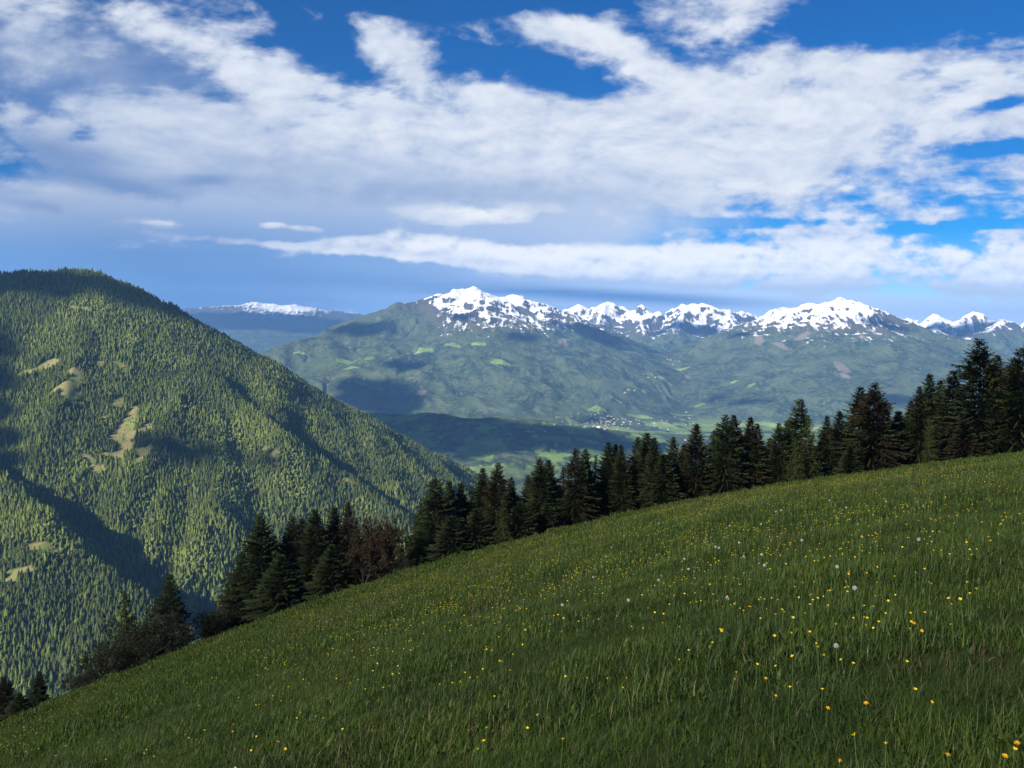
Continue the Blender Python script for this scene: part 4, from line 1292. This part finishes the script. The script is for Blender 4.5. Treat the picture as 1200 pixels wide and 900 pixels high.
CLOCKS = [(982, 762), (853, 704), (873, 655), (891, 657), (979, 667), (892, 669), (908, 603), (915, 602), (889, 616), (868, 642), (990, 597), (972, 588), (1038, 590), (845, 647), (802, 661),
          (772, 683), (660, 712), (736, 710), (537, 655), (710, 654), (698, 679), (717, 645), (731, 631), (772, 616), (838, 647), (129, 802), (99, 814), (95, 817), (88, 820), (30, 853), (111, 812), (410, 713),
          (378, 698), (346, 692), (384, 730), (1005, 700), (1076, 636), (808, 672), (852, 620), (940, 640)]
CLOCK_NOTES = {0: 'nearest and largest white dandelion clock, alone at the right of the meadow', 1: 'large white dandelion clock in mid meadow, up and left of the nearest one',
               25: 'white dandelion clock on the lower left meadow edge under the brown thicket', 6: 'left one of two white dandelion clocks side by side near the upper right meadow',
               7: 'right one of two white dandelion clocks side by side near the upper right meadow', 16: 'white dandelion clock standing apart in the middle of the meadow'}
for i, (u, v) in enumerate(CLOCKS):
    x, y = on_meadow(u, v, .31)
    flower('dandelion_clock', x, y, CLOCK_NOTES.get(i, 'small white dandelion clock, one of many scattered farther up the meadow'), 'dandelion clocks in the meadow', 1.0 if i < 2 else 1.25)
DANDELIONS = [(968, 830, 'biggest orange yellow dandelion, in the lower right grass'), (1018, 819, 'orange yellow dandelion up and right of the biggest one'),
              (1193, 867, 'orange yellow dandelion at the right edge low in the grass'), (1177, 889, 'dandelion in the bottom right corner of the meadow'), (900, 793, 'yellow dandelion left of the biggest one and higher'),
              (1075, 731, 'orange dandelion in a close pair, the upper left of them'), (1081, 740, 'orange dandelion in a close pair, the lower right of them'), (985, 892, 'yellow dandelion at the bottom edge below the biggest one'),
              (714, 792, 'left orange dandelion of two in the centre foreground'), (736, 791, 'right yellow dandelion of two in the centre foreground'), (588, 773, 'yellow dandelion in the middle of the lower meadow'),
              (443, 821, 'wide yellow dandelion in the lower left centre'), (440, 853, 'yellow dandelion below the wide one in the lower left centre'), (325, 867, 'yellow dandelion low on the left meadow'), (275, 850, 'yellow dandelion on the dark lower left meadow'),
              (1113, 879, 'yellow dandelion next to the bottom right buttercups'), (798, 775, 'yellow dandelion right of the two centre ones')]
for u, v, lab in DANDELIONS:
    x, y = on_meadow(u, v, .24)
    flower('dandelion', x, y, lab, 'yellow dandelions in the near grass', .95)

def build_buttercups():
    n = 90000
    x, y = fan(n, 3.5, 95, 40)
    z = meadow_z(x, y)
    u, v = project(None, x, y, z + .28)
    dens = 0.35 + 0.9 * np.exp(-(((u - 1010) / 260) ** 2 + ((v - 640) / 75) ** 2)) + 0.6 * np.exp(-(((u - 700) / 190) ** 2 + ((v - 700) / 55) ** 2)) \
        + 0.9 * np.exp(-(((u - 485) / 45) ** 2 + ((v - 735) / 25) ** 2)) + 0.35 * np.exp(-(((u - 1000) / 260) ** 2 + ((v - 860) / 60) ** 2)) - 0.28 * np.exp(-(((u - 180) / 220) ** 2 + ((v - 830) / 90) ** 2))
    dens = dens * sstep(fbm(x / 2.6, y / 2.6, 3, .6, 81), -.35, .45) * (0.58 + 0.12 * sstep(np.hypot(x, y), 18, 40))
    k = (rng.random(n) < dens) & (u > -30) & (u < 1230) & (v < 905)
    x, y, z = x[k], y[k], z[k]
    o = np.argsort(np.hypot(x, y)); x, y, z = x[o], y[o], z[o]
    pass
    for i in range(min(300, len(x))):
        flower('buttercup', float(x[i]), float(y[i]), 'small yellow buttercup among the near grass of the lower meadow', 'buttercups in the near grass', random.uniform(1.0, 1.4))
    x, y, z = x[300:], y[300:], z[300:]
    n = len(x)
    src = []
    for st, hd, h, l in FL['buttercup'][0]:
        V = [v.co[:] for v in st.vertices]; F = [tuple(p.vertices) for p in st.polygons]; M = [0] * len(F); o = len(V)
        V += [(v.co.x + l, v.co.y, v.co.z + h) for v in hd.vertices]; F += [tuple(o + q for q in p.vertices) for p in hd.polygons]; M += [1] * (len(F) - len(M))
        src.append(bpy.data.objects.new('meadow_buttercup', raw_mesh('meadow_buttercup', V, F, [STEM, YELLOW], M)))
    rot = np.stack([rng.normal(0, .1, n), rng.normal(0, .1, n), rng.uniform(0, 6.28, n)], -1)
    scatter('buttercups', np.stack([x, y, z], -1), rng.uniform(1.0, 1.5, n), rot, np.zeros(n), src)
build_buttercups()

# ------------------------------------------------------------------ houses of the far town and farms
def build_houses():
    wm, t, b, g = new_mat('house_plaster', 0.9, 0.1)
    rnd = g.n('ShaderNodeObjectInfo').outputs['Random']
    t.links.new(g.mix(rnd, (0.42, 0.36, 0.31), (0.64, 0.61, 0.57)), b.inputs['Base Color'])
    rm, t, b, g = new_mat('house_tiles', 0.9, 0.1)
    rnd = g.n('ShaderNodeObjectInfo').outputs['Random']
    t.links.new(g.mix(rnd, (0.20, 0.10, 0.07), (0.34, 0.26, 0.22)), b.inputs['Base Color'])
    def house_mesh(L, W, H, P):
        x, y = L / 2, W / 2
        V = [(-x, -y, -3), (x, -y, -3), (x, y, -3), (-x, y, -3), (-x, -y, H), (x, -y, H), (x, y, H), (-x, y, H), (-x, 0, H + P), (x, 0, H + P)]
        F = [(0, 1, 5, 4), (2, 3, 7, 6), (1, 2, 6, 9, 5), (3, 0, 4, 8, 7)]
        wall = raw_mesh('wall', V, F, [wm])
        e = 0.8
        s = P / y
        V = [(-x - e, -y - e, H - e * s + .1), (x + e, -y - e, H - e * s + .1), (x + e, 0, H + P + .1), (-x - e, 0, H + P + .1), (-x - e, y + e, H - e * s + .1), (x + e, y + e, H - e * s + .1)]
        V += [(a, b_, c + .35) for a, b_, c in V]
        F = [(6, 7, 8, 9), (9, 8, 11, 10), (0, 3, 2, 1), (3, 4, 5, 2), (0, 1, 7, 6), (4, 10, 11, 5), (1, 2, 8, 7), (2, 5, 11, 8), (0, 6, 9, 3), (3, 9, 10, 4)]
        return wall, raw_mesh('roof', V, F, [rm])
    kinds = [house_mesh(16, 11, 8, 4), house_mesh(22, 13, 10, 4.5), house_mesh(30, 14, 9, 4), house_mesh(14, 12, 11, 5)]
    r = random.Random(9)
    f = lambda xs, ys: land(xs, ys)
    def put(u, v, label, group):
        x, y, z = cast(u, v, f, 5200, 14500, 700)
        root = bpy.data.objects.new('house', None); col.objects.link(root); root.location = (x, y, z)
        root.rotation_euler = (0, 0, r.uniform(-.5, .5)); root['label'] = label; root['category'] = 'house'; root['group'] = group
        k = r.uniform(.55, .95); root.scale = (k, k, k)
        w, ro = r.choice(kinds)
        for nm, me in (('wall', w), ('roof', ro)):
            o = bpy.data.objects.new(nm, me); col.objects.link(o); o.parent = root
    for i in range(70):
        put(min(max(r.gauss(706, 19), 650), 770), r.gauss(496, 4.5), 'tiny pale house crowded in the distant valley town', 'houses of the valley town')
    for i in range(18):
        put(r.uniform(745, 815), r.gauss(494, 6), 'tiny pale house on the green valley floor right of the town', 'houses right of the town')
    for (u, v, n, lab, grp) in ((690, 487, 10, 'tiny house above the shadowed left end of the town', 'houses above the town'), (760, 443, 6, 'tiny house of the hamlet on the slope right of the side valley', 'slope hamlet'),
                                (735, 458, 5, 'tiny house on the road climbing into the side valley', 'road hamlet'), (410, 447, 7, 'tiny house of the village on the far left slope', 'left slope village'),
                                (622, 506, 4, 'tiny house on the shaded plateau in mid valley', 'plateau farms'), (865, 498, 4, 'tiny house low on the right valley side behind the spruces', 'right valley houses'), (800, 424, 4, 'tiny farmhouse high on the right mountainside', 'mountain farms')):
        for i in range(n):
            put(r.gauss(u, 8), r.gauss(v, 2), lab, grp)
build_houses()
